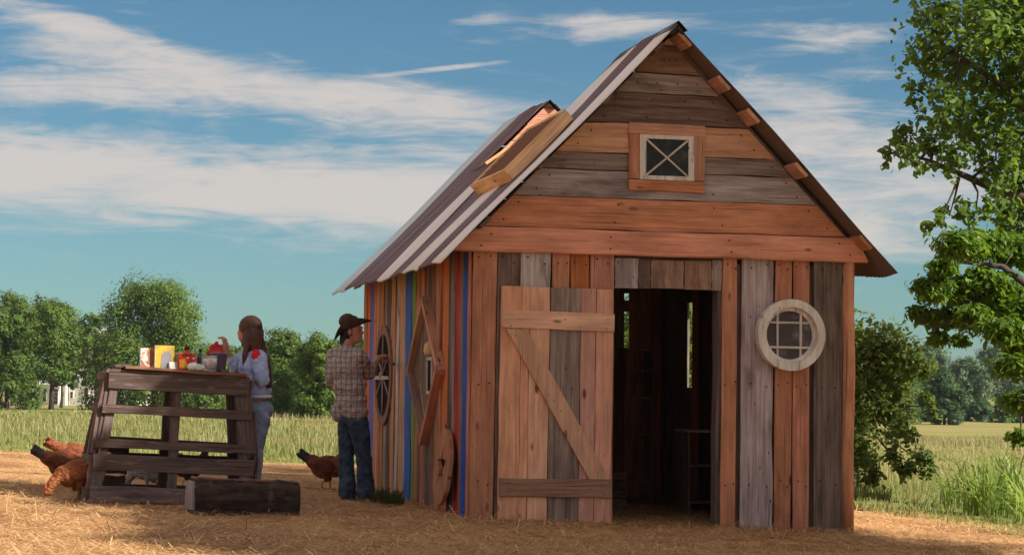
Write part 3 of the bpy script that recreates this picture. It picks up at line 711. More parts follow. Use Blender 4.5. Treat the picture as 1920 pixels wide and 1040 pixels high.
# ================================================================== things inside the shed
su = thing('shelf_unit', gp(2.75, 4.4), 'tall open wooden shelf unit standing in the dark inside the shed', 'shelf')
for x in (2.60, 2.90): board('side_panel', su, 'brown', (x, 4.4, gz(2.7, 4.4)), (x, 4.4, 1.55), Y_, .28, .025, X_, seg=2)
for z in (.12, .62, 1.01, 1.31, 1.53): board('shelf', su, 'tan', (2.615, 4.4, z), (2.885, 4.4, z), Y_, .27, .022, Z_, seg=2)
cb = thing('cabinet', gp(2.85, 2.55), 'low wooden cabinet with pale top just inside the shed doorway', 'cabinet')
board('top', cb, 'whitewash', (2.66, 2.55, .70), (3.1, 2.55, .70), Y_, .4, .025, Z_, seg=2)
for x in (2.70, 3.06): board('side_panel', cb, 'brown', (x, 2.55, gz(2.8, 2.5)), (x, 2.55, .686), Y_, .36, .025, X_, seg=2)
for z in (.0, .36): board('shelf', cb, 'brown', (2.714, 2.55, z), (3.046, 2.55, z), Y_, .34, .022, Z_, seg=2)
ck = thing('crate', gp(2.1, 3.4), 'slatted wooden crate on the straw floor inside the shed', 'crate')
for i in range(4):
    z = gz(2.1, 3.4)+.06+i*.09
    board('slat', ck, 'brown', (1.85, 3.2, z), (2.3, 3.2, z), Z_, .07, .015, Y_, seg=2); board('slat', ck, 'brown', (1.85, 3.55, z), (2.3, 3.55, z), Z_, .07, .015, Y_, seg=2)
for x in (1.86, 2.29):
    for y in (3.215, 3.535): board('corner_post', ck, 'brown', (x, y, gz(2.1, 3.4)), (x, y, .38), X_, .03, .02, Y_, seg=2)

# ================================================================== pallet table
TL = on_ground(165, 940)
TR = on_ground(362, 946)
tx = (TR-TL); tx.z = 0; tx.normalize(); tx = V((tx.x, tx.y, -.045)).normalized(); ty = Z_.cross(tx).normalized(); tz = tx.cross(ty)
PX = FPX/((TL-CAM).dot(CF))
pt = thing('pallet_table', TL+tx*.65+ty*.4, 'rough table built from leaning dark wooden pallets with a plank top', 'table')
def tp(x, y, z): return TL + tx*x + ty*y + tz*z
HT = 255/PX; WB = 318/PX; IN = 30/PX      # height, width at the ground, inset of the top on each side
zz = lambda py_: (940-py_)/PX             # height above the ground along the left leg
DEP = .78; YI = .13                       # depth at the ground, inset of front and back at the top
def yf(z): return YI*z/HT
def xi(x, z):                             # x measured at the ground, squeezed towards the middle with height
    m = WB/2; return m + (x-m)*(1 - IN/m*z/HT)
fn = V(ty*-1 + tz*(YI/HT)).normalized()
def slat(x0, z0, x1, z1, w, t, off, mat='pallet', back=False, name='slat', seg=4):
    if not back: a = tp(xi(x0, z0), yf(z0)-off, z0); b = tp(xi(x1, z1), yf(z1)-off, z1); n_ = -ty
    else: a = tp(xi(x0, z0), DEP-yf(z0)+off, z0); b = tp(xi(x1, z1), DEP-yf(z1)+off, z1); n_ = ty
    d = (b-a).normalized(); return board(name, pt, mat, a, b, d.cross(n_), w, t, n_, seg=seg, wob=.004, warp=.004)
H2, H3, H4 = zz(764), zz(829), zz(862)
for back in (False, True):
    for x in (.055, WB/2-.02, WB-.09):     # stringers
        slat(x, 0, x, zz(870) if not back else H3-.02, .085 if x != WB/2-.02 else .08, .09, -.045, back=back, name='stringer')
        slat(x, H4-.03, x, HT-.005, .075, .09, -.05, back=back, name='stringer')
    slat(-.01, zz(708), WB+.01, zz(708), .165, .024, .012, back=back)
    slat(-.02, H2, WB+.02, H2, .075, .024, .014, back=back)
    slat(-.03, H3, WB+.03, H3, .075, .024, .016, back=back)
    slat(-.02, H4-.01, WB+.0, H4-.01, .14, .026, .010, back=back)
    slat(.0, .07, WB-.03, .07, .13, .024, .006, back=back)
for sgn, x0 in ((-1, 0), (1, WB)):         # end pallets: upright slats seen edge on, with cross rails
    for k, yy in enumerate((.10, .27, .45, .62)):
        za, zb_ = (.02, HT-rng.uniform(.0, .06)) if k % 2 == 0 else (H4, HT-.03)
        a = tp(xi(x0, za)+sgn*(.02+.012*k), yy, za); b = tp(xi(x0, zb_)+sgn*.02, yf(HT)+yy*(1-2*YI/DEP), zb_)
        board('slat', pt, 'pallet', a, b, ty, .085, .024, tx, seg=4, wob=.004, warp=.004)
    for z in (.08, H4, H2, HT-.08):
        a = tp(xi(x0, z)+sgn*.046, yf(z)+.01, z); b = tp(xi(x0, z)+sgn*.05, DEP-yf(z)-.01, z)
        board('cross_rail', pt, 'pallet', a, b, tz, .075, .024, tx, seg=3)
    a = tp(xi(x0, H3)+sgn*.075, .16, H3-.12); b = tp(xi(x0, H2)+sgn*.06, .2, H2-.02)
    board('slat', pt, 'pallet', a, b, ty, .06, .022, tx, seg=2)
for xa, xb, za, zb_ in ((-.035, -.03, H3-.09, HT-.03), (.005, .0, H3-.06, HT-.06), (WB-.035, WB-.03, H3-.07, HT-.05), (WB+.02, WB+.01, H3-.05, HT-.1)):
    slat(xa, za, xb, zb_, .05, .022, -.03)
slat(-.03, .0, -.02, H4-.03, .045, .03, -.03); slat(.01, .0, .015, H4-.03, .04, .03, -.02)
for z in (.14, .28, .40): slat(.08, z, .36, z, .125, .02, -.06, back=True, name='back_panel')
for k, yy in enumerate((.03, .185, .34, .50)):
    board('top_plank', pt, 'tabletop', tp(.245-.02*(k % 2), YI+yy-.02, HT+.003), tp(1.285+.02*(k % 2), YI+yy-.02, HT-.012), ty, .15, .026, tz, seg=5, wob=.004)
for k, x in enumerate((.075, .155, WB-.235)):
    board('top_plank', pt, 'pallet', tp(xi(x, HT), YI-.01, HT+.01+.003*k), tp(xi(x, HT), DEP-YI+.02, HT+.01+.003*k), tx, .07, .024, tz, seg=2)
for k, yy in enumerate((.2, .42, .6)):     # inner shelf boards
    board('shelf_board', pt, 'pallet', tp(.08, yy, H3-.015), tp(WB-.1, yy, H3-.03), ty, .14, .022, tz, seg=3)
TOPZ = lambda x: HT+.016-.015*x
def ttop(px_, dy, lift=0.):
    """a place on the table top below photograph column px_, dy metres behind its front edge"""
    o = tp(0, YI+dy, HT+.017); r = ray(px_, 690); n_ = tz; t = (o-CAM).dot(n_)/r.dot(n_)
    # walk along the row dy: solve x along tx so that the projection hits px_
    lo, hi = -.5, 2.
    for _ in range(40):
        m = (lo+hi)/2; p = tp(m, YI+dy, HT+.017-.0145*(m-.245)); q = p-CAM; x = 960+FPX*q.dot(CR)/q.dot(CF)
        lo, hi = (m, hi) if x < px_ else (lo, m)
    return tp(lo, YI+dy, HT+.0168-.0145*(lo-.245)+lift)

# ------------------------------------------------------------------ things on the table
def cover(name, cols, sc=7., thr=(.42, .5)):
    t = NT(name); o = t.obj(); a = t.noise(o, sc, 3, .5, .6); b = t.noise(o, sc*2.3, 3, .6)
    c = t.mix(t.rng(a, *thr), cols[0], cols[1]); c = t.mix(t.rng(b, .55, .62), c, cols[2]); return t.fin(c, .55, .35)
MAT['paper'] = plain('page_paper', (.72, .66, .55), .8)
MAT['cov_white'] = cover('brown_on_white_cover', [(.55, .48, .42), (.28, .11, .05), (.40, .20, .10)])
MAT['cov_yellow'] = cover('yellow_cover', [(.55, .36, .03), (.50, .33, .04), (.45, .27, .05)])
MAT['cov_cream'] = cover('cream_cover', [(.62, .52, .38), (.5, .38, .25), (.4, .3, .2)])
MAT['fig_grey'] = plain('grey_print', (.24, .22, .22), .6)
MAT['spine_blue'] = plain('pale_blue_spine', (.36, .38, .44), .6)
MAT['tin_red'] = plain('red_can_paint', (.50, .035, .015), .4)
MAT['lab_orange'] = cover('orange_label', [(.70, .28, .02), (.62, .20, .02), (.75, .42, .04)], 20)
MAT['cap_dark'] = plain('dark_cap', (.03, .02, .02), .5)
MAT['bag_white'] = plain('white_plastic_bag', (.68, .64, .64), .35, .12, 20, bump=.6, bscale=30)
MAT['glass_green'] = plain('dark_green_bottle', (.012, .05, .03), .15, spec=.6)
MAT['can_steel'] = plain('can_metal', (.34, .30, .31), .35, .15)
MAT['can_label'] = cover('cream_can_label', [(.62, .56, .52), (.5, .42, .4), (.35, .25, .25)], 14)
MAT['bucket'] = plain('dull_purple_bucket', (.14, .10, .15), .4)
MAT['red_cloth'] = plain('red_cloth', (.46, .03, .03), .8, .3, 20, bump=.5, bscale=24)
def book(px_, dy, h, w, th, cov, spine, yaw, label, lean=0.):
    b = ttop(px_, dy); o = thing('book', b, label, 'book')
    u = (Matrix.Rotation(yaw, 3, 'Z') @ tx); u.z = -.01; u.normalize(); v = Z_.cross(u).normalized(); up = (Z_ + v*lean).normalized(); n_ = u.cross(up).normalized()
    e = .004
    plate('cover', o, cov, b-n_*(-th/2), u, up, n_, [(-w/2, 0), (w/2, 0), (w/2, h), (-w/2, h)], e)
    plate('cover', o, cov, b-n_*(th/2+e), u, up, n_, [(-w/2, 0), (w/2, 0), (w/2, h), (-w/2, h)], e)
    plate('pages', o, 'paper', b-n_*(th/2-.0005), u, up, n_, [(-w/2+.006, .004), (w/2-.006, .004), (w/2-.006, h-.006), (-w/2+.006, h-.006)], th-.001)
    plate('spine', o, spine, b-n_*(th/2+e)-u*(w/2+.0005), n_, up, -u, [(0, 0), (th+2*e, 0), (th+2*e, h), (0, h)], .004)
    return o, b, u, up, n_
ph = 1/PX*1.03
book(277, .14, 36*ph, .13, .022, 'cov_white', 'spine_blue', rad(8), 'upright pale book with brown picture cover at the end of the row')
_, b, u, up, n_ = book(308, .12, 43*ph, .165, .028, 'cov_yellow', 'cov_cream', rad(5), 'tall upright book with yellow cover and cream spine')
plate('cover_picture', bpy.data.objects[_.name], 'fig_grey', b+n_*(.0185)*-1 if (b+n_-CAM).length > (b-n_-CAM).length else b+n_*.0185, u, up, n_ if (b+n_-CAM).length < (b-n_-CAM).length else -n_,
      [(-.035, .01), (.062, .01), (.058, .12), (.035, .15), (-.005, .15), (-.03, .11)], .002)
book(339, .20, 32*ph, .10, .03, 'cov_cream', 'brown', rad(-6), 'small tan book standing behind the red can')
book(325, .10, 13*ph, .07, .02, 'paper', 'paper', rad(20), 'little cream booklet standing beside the tall yellow book', .2)
# red rectangular can
b = ttop(350, .10); rc = thing('red_can', b, 'flat red can with orange label and dark screw cap', 'can')
u = tx.copy(); w_, d_, h_ = .155, .06, 36*ph
def rbox(name, parent, mat, c, u, v, up, hw, hd, h, r=.012):
    n = 5; q = []
    for sx, sy, a0 in ((1, 1, 0), (-1, 1, 90), (-1, -1, 180), (1, -1, 270)):
        for k in range(n):
            a = rad(a0+90*k/(n-1)); q.append((sx*(hw-r)+r*math.cos(a), sy*(hd-r)+r*math.sin(a)))
    return plate(name, parent, mat, c, u, v, up, q, h)
rbox('body', rc, 'tin_red', b, u, ty, Z_, w_/2, d_/2, h_*.84)
tube('shoulder', [b+Z_*h_*.83, b+Z_*h_*.9, b+Z_*h_*1.08], [.055, .022, .02], 'tin_red', rc, 12)
tube('cap', [b+Z_*h_*1.075, b+Z_*h_*1.26], [.024, .024], 'cap_dark', rc, 12)
plate('label', rc, 'lab_orange', b-ty*(d_/2+.0005)-u*.012, u, Z_, -ty, [(-.055, .015), (.03, .015), (.005, .06), (-.005, .10), (-.055, .085)], .002)
for dx in (-.012, .04): plate('white_mark', rc, 'paper', b-ty*(d_/2+.0005)+u*dx, u, Z_, -ty, [(0, .108), (.008, .095), (.014, .104), (.02, .095), (.028, .112), (.02, .108), (.014, .113), (.008, .107)], .0025)
# white bag
b = ttop(368, .035); bg = thing('plastic_bag', b, 'crumpled white plastic bag on the table edge before the red can', 'bag')
blob('bag', bg, 'bag_white', [('e', b+Z_*.028, (.075, .04, .035)), ('e', b-tx*.03+Z_*.03, (.05, .04, .035)), ('c', b+tx*.03+Z_*.03, b+tx*.085+Z_*.012, .03, .014), ('c', b-tx*.05+Z_*.045, b-tx*.015+Z_*.062, .016, .014)], .007, 2, (.026, .025))
# bottle
b = ttop(375, .2); bt = thing('bottle', b, 'dark green glass bottle standing behind the white bag', 'bottle')
lathe('glass', b, [(.033, 0), (.036, .01), (.036, .11), (.028, .14), (.013, .155), (.013, .175)], 'glass_green', bt); lathe('cap', b+Z_*.175, [(.015, 0), (.015, .02), (.01, .022)], 'cap_dark', bt)
# paint can
b = ttop(392, .11); pc = thing('paint_can', b, 'small steel paint can with cream label', 'can')
lathe('body', b, [(.066, 0), (.068, .004), (.066, .01), (.066, .125), (.069, .13), (.069, .138), (.06, .138), (.058, .130)], 'can_steel', pc, 24)
lathe('label', b, [(.0665, .018), (.0672, .018), (.0672, .118), (.0665, .118)], 'can_label', pc, 24)
# bucket with red cloth
b = ttop(408, .21); bk = thing('bucket', b, 'dull purple bucket behind the paint can', 'bucket')
lathe('pail', b, [(.062, 0), (.066, .01), (.082, .155), (.086, .158), (.086, .166), (.078, .166), (.064, .02), (.01, .02)], 'bucket', bk, 24)
tube('handle', [b+tx*.085*math.cos(a)+Z_*(.155)-ty*(.02+.05*math.sin(a))+Z_*.02*math.sin(a) for a in np.linspace(0, math.pi, 12)], .003, 'can_steel', bk, 6)
b2 = ttop(402, .20, .17); rcl = thing('red_cloth', b2, 'crumpled red cloth heaped in the bucket beside the woman', 'cloth')
blob('cloth', rcl, 'red_cloth', [('e', b2, (.075, .06, .03)), ('e', b2-tx*.02+Z_*.04, (.04, .04, .04)), ('c', b2-tx*.05-Z_*.01, b2+Z_*.075+tx*.005, .03, .022), ('c', b2+tx*.03, b2+tx*.045+Z_*.06, .03, .018)], .008, 2, (.03, .035))

# ------------------------------------------------------------------ hewn log
LA = on_ground(366, 963); LB = on_ground(561, 968)
lx = (LB-LA).normalized(); ly = Z_.cross(lx).normalized(); lz = lx.cross(ly)
def log_mat():
    t = NT('mossy_old_timber'); o = t.obj(); g = t.noise(t.map(o, (3, 14, 14)), 1, 6, .65); p = t.noise(o, 5, 4, .6); q = t.noise(t.map(o, (9, 2, 2)), 1, 4, .6)
    c = t.mix(t.rng(g, .4, .65), (.022, .014, .011), (.075, .04, .03)); c = t.mix(t.math('MULTIPLY', t.rng(p, .5, .7), .5), c, (.055, .045, .02)); c = t.mix(t.math('MULTIPLY', t.rng(q, .6, .7), .35), c, (.10, .07, .05))
    t.bump(g, .8, .02); return t.fin(c, .9, .2)
MAT['log'] = log_mat(); MAT['log_end'] = wood('pale_log_end', (.34, .27, .26), (.22, .16, .15), st=.3, knots=0); MAT['log_top'] = wood('reddish_log_top', (.22, .10, .07), (.13, .06, .045), st=.4, knots=0)
lg = thing('log', (LA+LB)/2, 'dark squared log lying on the straw before the pallet table, pale end', 'log')
LL = (LB-LA).length; LH = .285; LD = .40
prof = [(0, 0), (LD, 0), (LD+.015, .1), (LD-.01, LH-.05), (LD-.07, LH), (.065, LH), (.012, LH-.055), (-.014, .13)]
vv, ff = [], []; nseg = 14
for i in range(nseg+1):
    for (y, z) in prof: vv.append(LA + lx*(LL*i/nseg) + ly*(y+rng.gauss(0, .009)) + lz*(z+rng.gauss(0, .008) - .015))
for i in range(nseg):
    for j in range(8): k = (j+1) % 8; ff.append((i*8+j, i*8+k, (i+1)*8+k, (i+1)*8+j))
ff += [tuple(range(8))[::-1], tuple(range(nseg*8, nseg*8+8))]
lo = mesh_obj('timber', vv, ff, 'log', lg, smooth=False)
plate('end_plate', lg, 'log_end', LA+lx*-.004, ly, lz, -lx, [(.012, .03), (LD-.01, .02), (LD-.005, .1), (LD-.018, LH-.075), (LD-.08, LH-.03), (.075, LH-.03), (.025, LH-.08)], .01)  # end plate paler than the timber
plate('top_plate', lg, 'log_top', LA+lz*(LH-.017)+ly*.03, lx, ly, lz, [(.0, .035), (LL*.3, .04), (LL*.7, .03), (LL-.005, .038), (LL-.01, LD-.10), (.01, LD-.11)], .008, grain='h')  # top plate lighter and redder than the timber

# ================================================================== people
def cloth(name, c1, c2, rough=.9, sc=14, fuzz=220):
    t = NT(name); o = t.obj(); a = t.noise(o, sc, 5, .6); b = t.noise(o, fuzz, 2, .5)
    c1 = tuple(q*1.25 for q in c1); c2 = tuple(q*1.25 for q in c2); c = t.mix(t.rng(a, .35, .65), c1, c2); t.bump(t.math('ADD', t.noise(t.map(o, (14, 14, 22)), 1, 4, .6, .8), t.math('MULTIPLY', b, .08)), .5, .02); return t.fin(c, rough, .15)
MAT['skin'] = plain('skin', (.50, .22, .145), .55, .12, 18)
MAT['denim'] = cloth('dark_blue_denim', (.020, .032, .055), (.05, .068, .10))
MAT['denim_pale'] = cloth('faded_blue_denim', (.13, .165, .24), (.21, .25, .33))
MAT['sweater'] = cloth('pale_blue_sweater', (.27, .32, .52), (.38, .42, .60))
MAT['sweater_hem'] = cloth('white_knit_hem', (.52, .48, .52), (.62, .58, .62))
MAT['patch_red'] = cloth('red_patch', (.45, .02, .03), (.55, .03, .035))
MAT['felt'] = cloth('dark_brown_felt', (.05, .029, .021), (.08, .046, .034))
MAT['boot'] = plain('dark_leather', (.025, .017, .014), .5)
MAT['brush_paint'] = plain('violet_paint', (.09, .02, .22), .4)
def hair_mat(name, a_, b_):
    t = NT(name); o = t.obj(); g = t.noise(t.map(o, (60, 60, 5)), 1, 5, .6); c = t.mix(t.rng(g, .35, .7), a_, b_); t.bump(g, .6, .012); return t.fin(c, .5, .35)
MAT['hair_brown'] = hair_mat('brown_hair', (.035, .013, .007), (.12, .045, .02)); MAT['hair_dark'] = hair_mat('dark_hair', (.015, .009, .006), (.04, .022, .014))
def plaid_mat():
    t = NT('plaid_cotton'); o = t.obj(); s = t.n('ShaderNodeSeparateXYZ'); t.l(o, s.inputs[0])
    wob = t.math('MULTIPLY', t.math('SUBTRACT', t.noise(o, 7, 3, .5), .5), .05)
    def bands(c, per, w, ph_=0.):
        f = t.math('FRACT', t.math('ADD', t.math('DIVIDE', t.math('ADD', c, wob), per), 50+ph_)); return t.math('LESS_THAN', f, w)
    hx = t.math('ADD', t.math('MULTIPLY', s.outputs[0], .98), t.math('MULTIPLY', s.outputs[1], -.25))
    h1 = bands(s.outputs[2], .052, .42); v1 = bands(hx, .052, .42); h2 = bands(s.outputs[2], .052, .10, .3); v2 = bands(hx, .052, .10, .3)
    c = t.mix(t.math('MULTIPLY', h1, .55), (.54, .44, .39), (.19, .11, .115)); c = t.mix(t.math('MULTIPLY', v1, .55), c, (.17, .10, .115)); c = t.mix(t.math('MULTIPLY', t.math('MAXIMUM', h2, v2), .5), c, (.08, .06, .10))
    t.bump(t.noise(t.map(o, (9, 9, 15)), 1, 4, .6, 1.), .55, .03); return t.fin(c, .9, .15)
MAT['plaid'] = plaid_mat()
def frame_from(fwd, side): return Matrix((side, fwd, Z_)).transposed()
GR = _r; GF = V((_f.x, _f.y, 0)).normalized()          # level image-right and into-the-picture directions

def hand(pr, wrist, dirn, palm_n, spread, curl=.5, grip=False):
    """palm, four unequal bent fingers and a thumb; appended as capsules"""
    d = V(dirn).normalized(); n_ = V(palm_n).normalized(); s_ = d.cross(n_).normalized()
    pr.append(('c', wrist, wrist+d*.03, .026, .03)); k = wrist+d*.075
    for q in (-.026, -.009, .009, .026): pr.append(('c', wrist+d*.02+s_*q*.6, k+s_*q, .014, .0125))
    for q, l, in zip((-.028, -.0095, .0095, .027), (.062, .074, .07, .055)):
        a = k+s_*q*(1+spread*.2); b = a + (d*math.cos(curl)+n_*math.sin(curl)+s_*q*spread*8).normalized()*l*.5; c = b + (d*math.cos(curl*2.3)+n_*math.sin(curl*2.3)+s_*q*spread*6).normalized()*l*.5
        pr += [('c', a, b, .0098, .0088), ('c', b, c, .0088, .0075)]
    t0 = wrist+d*.025-s_*.022; t1 = t0 + (d*.6-s_*.6+n_*.5).normalized()*.04; t2 = t1 + (d*.8+n_*.5+s_*.1).normalized()*.032
    pr += [('c', t0, t1, .0125, .0105), ('c', t1, t2, .0105, .0085)]

def make_man():
    D = 19.34; foot = on_ground(668, 939); D = (foot-CAM).dot(CF)
    root = thing('person', foot, 'man in brown cowboy hat, plaid shirt and jeans painting the side wall of the shed', 'person')
    q = lambda x, y, o=0.: P(x, y, D+o)
    a = rad(50); F = (GR*math.cos(a)+GF*math.sin(a)); S = (GR*math.sin(a)-GF*math.cos(a)); B = frame_from(F, S)
    Hh = frame_from(GR, -GF)                              # head looks along image right
    # body
    pr = [('e', q(660, 619), (.074, .092, .112), Hh), ('e', q(667, 628), (.055, .062, .085), Hh), ('c', q(672, 635), q(675, 637), .030, .024), ('c', q(677, 618), q(680.5, 624), .009, .0115), ('e', q(677, 614), (.045, .022, .012), Hh),
          ('c', q(678.5, 630.5, -.012), q(678.5, 630.5, .012), .009, .009), ('c', q(678, 633.5, -.012), q(678, 633.5, .012), .0095, .0095), ('e', q(656, 622, -.076), (.012, .020, .030), Hh), ('c', q(655, 634), q(649, 658), .056, .06),
          ('e', q(650, 690), (.165, .10, .15), B), ('e', q(657, 735), (.14, .095, .15), B), ('e', q(661, 782), (.145, .105, .10), B),
          ('c', q(671, 795, -.05), q(681, 855, -.04), .08, .055), ('c', q(681, 855, -.04), q(686, 927, -.04), .055, .04), ('c', q(652, 795, .05), q(649, 858, .06), .08, .055), ('c', q(649, 858, .06), q(652, 929, .02), .055, .04)]
    sh, el, wr = q(672, 669, -.10), q(691, 699, .05), q(710, 671, .38)
    pr += [('c', sh, el, .055, .045), ('c', el, wr, .043, .027)]
    hd = (q(722, 667, .46)-wr).normalized(); hand(pr, wr, hd, (Z_*-.6+GR*.5), .1, 1.0)
    sl_, el2, wl = q(627, 668, .11), q(622, 712, .13), q(640, 738, .30)
    pr += [('c', sl_, el2, .055, .045), ('c', el2, wl, .043, .028)]; hand(pr, wl, (GR*.7+GF*.6-Z_*.2), Z_*-1, .1, .6)
    blob('body', root, 'skin', pr, .0062, 3)
    # eye and brow on the near side of the face
    blob('eye', root, 'cap_dark', [('e', q(673.5, 618.5, -.05), (.008, .006, .005), Hh)], .003, 1)
    blob('hair', root, 'hair_dark', [('e', q(654, 620), (.080, .075, .098), Hh), ('c', q(648, 630), q(645, 641), .055, .045), ('c', q(659, 618, -.07), q(659.5, 628, -.07), .012, .008)], .008, 2, (.008, .02))
    # clothes
    blob('shirt', root, 'plaid', [('e', q(650, 688), (.200, .128, .165), B), ('e', q(655, 722), (.185, .128, .17), B), ('e', q(658, 752), (.178, .130, .12), B), ('c', q(664, 770, -.05), q(668, 771, -.06), .118, .11), ('c', q(640, 772, .04), q(648, 778, .04), .10, .09),
         ('c', sh, sh.lerp(el, .55), .083, .074), ('c', sh.lerp(el, .5), el, .074, .066), ('c', el, el.lerp(wr, .26), .066, .056), ('c', el.lerp(wr, .22), el.lerp(wr, .32), .058, .057),
         ('c', sl_, el2, .078, .062), ('c', el2, wl, .06, .048), ('c', q(653, 651), q(648, 660), .066, .085), ('c', q(636, 662, .06), q(664, 664, -.06), .07, .07)], .0085, 4, (.042, .055))
    blob('jeans', root, 'denim', [('e', q(661, 785), (.165, .125, .10), B), ('c', q(672, 795, -.06), q(682, 856, -.05), .099, .072), ('c', q(682, 856, -.05), q(686, 925, -.05), .074, .082), ('c', q(652, 796, .06), q(649, 858, .06), .099, .072), ('c', q(649, 858, .06), q(652, 925, .02), .074, .082),
         ('c', q(686, 905, -.05), q(686, 926, -.05), .084, .088), ('c', q(651, 905, .02), q(652, 926, .02), .084, .088)], .009, 3, (.030, .075))
    for nm, c0, c1 in (('boot', q(683, 932, -.05), q(700, 935, .06)), ('boot', q(650, 934, .02), q(664, 937, .12))):
        blob(nm, root, 'boot', [('c', c0, c0-Z_*.015, .055, .05), ('c', c0-Z_*.02, c1, .048, .036)], .009, 2)
    # hat
    ht = empty('hat', q(660, 612)-foot, root)
    hf = (GR*math.cos(rad(24))+Z_*math.sin(rad(24))).normalized(); hs = GF.copy(); hu = hf.cross(hs); hu = hu if hu.z > 0 else -hu; hc = q(660, 614)
    vv, ff = [], []; n, m = 40, 7
    for lay in (0, 1):
        for i in range(m+1):
            r = .45 + .55*i/m
            for j in range(n):
                a = 2*math.pi*j/n; c, s = math.cos(a), math.sin(a); e = (i/m)**1.5
                z = e*(.075*s*s - .012*abs(c)**3 - (.03 if c < 0 else 0)*c*c) + (.006 if lay == 0 else 0)
                vv.append(hc + hf*c*r*.20 + hs*s*r*(.172-.03*e*abs(s)) + hu*(z-.008))
    N = (m+1)*n
    for lay in (0, 1):
        for i in range(m):
            for j in range(n):
                k = (j+1) % n; f = (lay*N+i*n+j, lay*N+i*n+k, lay*N+(i+1)*n+k, lay*N+(i+1)*n+j); ff.append(f if lay == 0 else f[::-1])
    for j in range(n): k = (j+1) % n; ff.append((m*n+j, m*n+k, N+m*n+k, N+m*n+j)); ff.append((k, j, N+j, N+k))
    mesh_obj('brim', vv, ff, 'felt', ht, smooth=True)
    HB = Matrix((hs, hf, hu)).transposed()
    blob('crown', ht, 'felt', [('e', hc+hu*.03, (.078, .098, .05), HB), ('e', hc+hu*.08-hf*.018+hs*.018, (.055, .08, .068), HB), ('e', hc+hu*.08-hf*.018-hs*.018, (.055, .08, .068), HB), ('e', hc+hu*.055+hf*.04, (.05, .05, .05), HB)], .007, 3)
    lathe('hat_band', hc+hu*.008, [(.088, 0), (.0935, .002), (.0905, .022), (.086, .024)], 'cap_dark', ht, 28, axis=hu)
    # brush held in the right hand
    tip = on(741, 683, 0, -.05); h0 = wr + hd*.075 + V((0, 0, -.03)); br = thing('paint_brush', h0, 'small paint brush with violet bristles held against the shed wall', 'brush')
    dd = (tip-h0).normalized()
    tube('handle', [h0-dd*.07, h0, h0+(tip-h0)*.55], [.005, .007, .008], 'tan', br, 8)
    tube('ferrule', [h0+(tip-h0)*.54, h0+(tip-h0)*.72], [.0095, .011], 'can_steel', br, 8)
    tube('bristles', [h0+(tip-h0)*.71, h0+(tip-h0)*.9, tip], [.012, .018, .006], 'brush_paint', br, 8)
make_man()

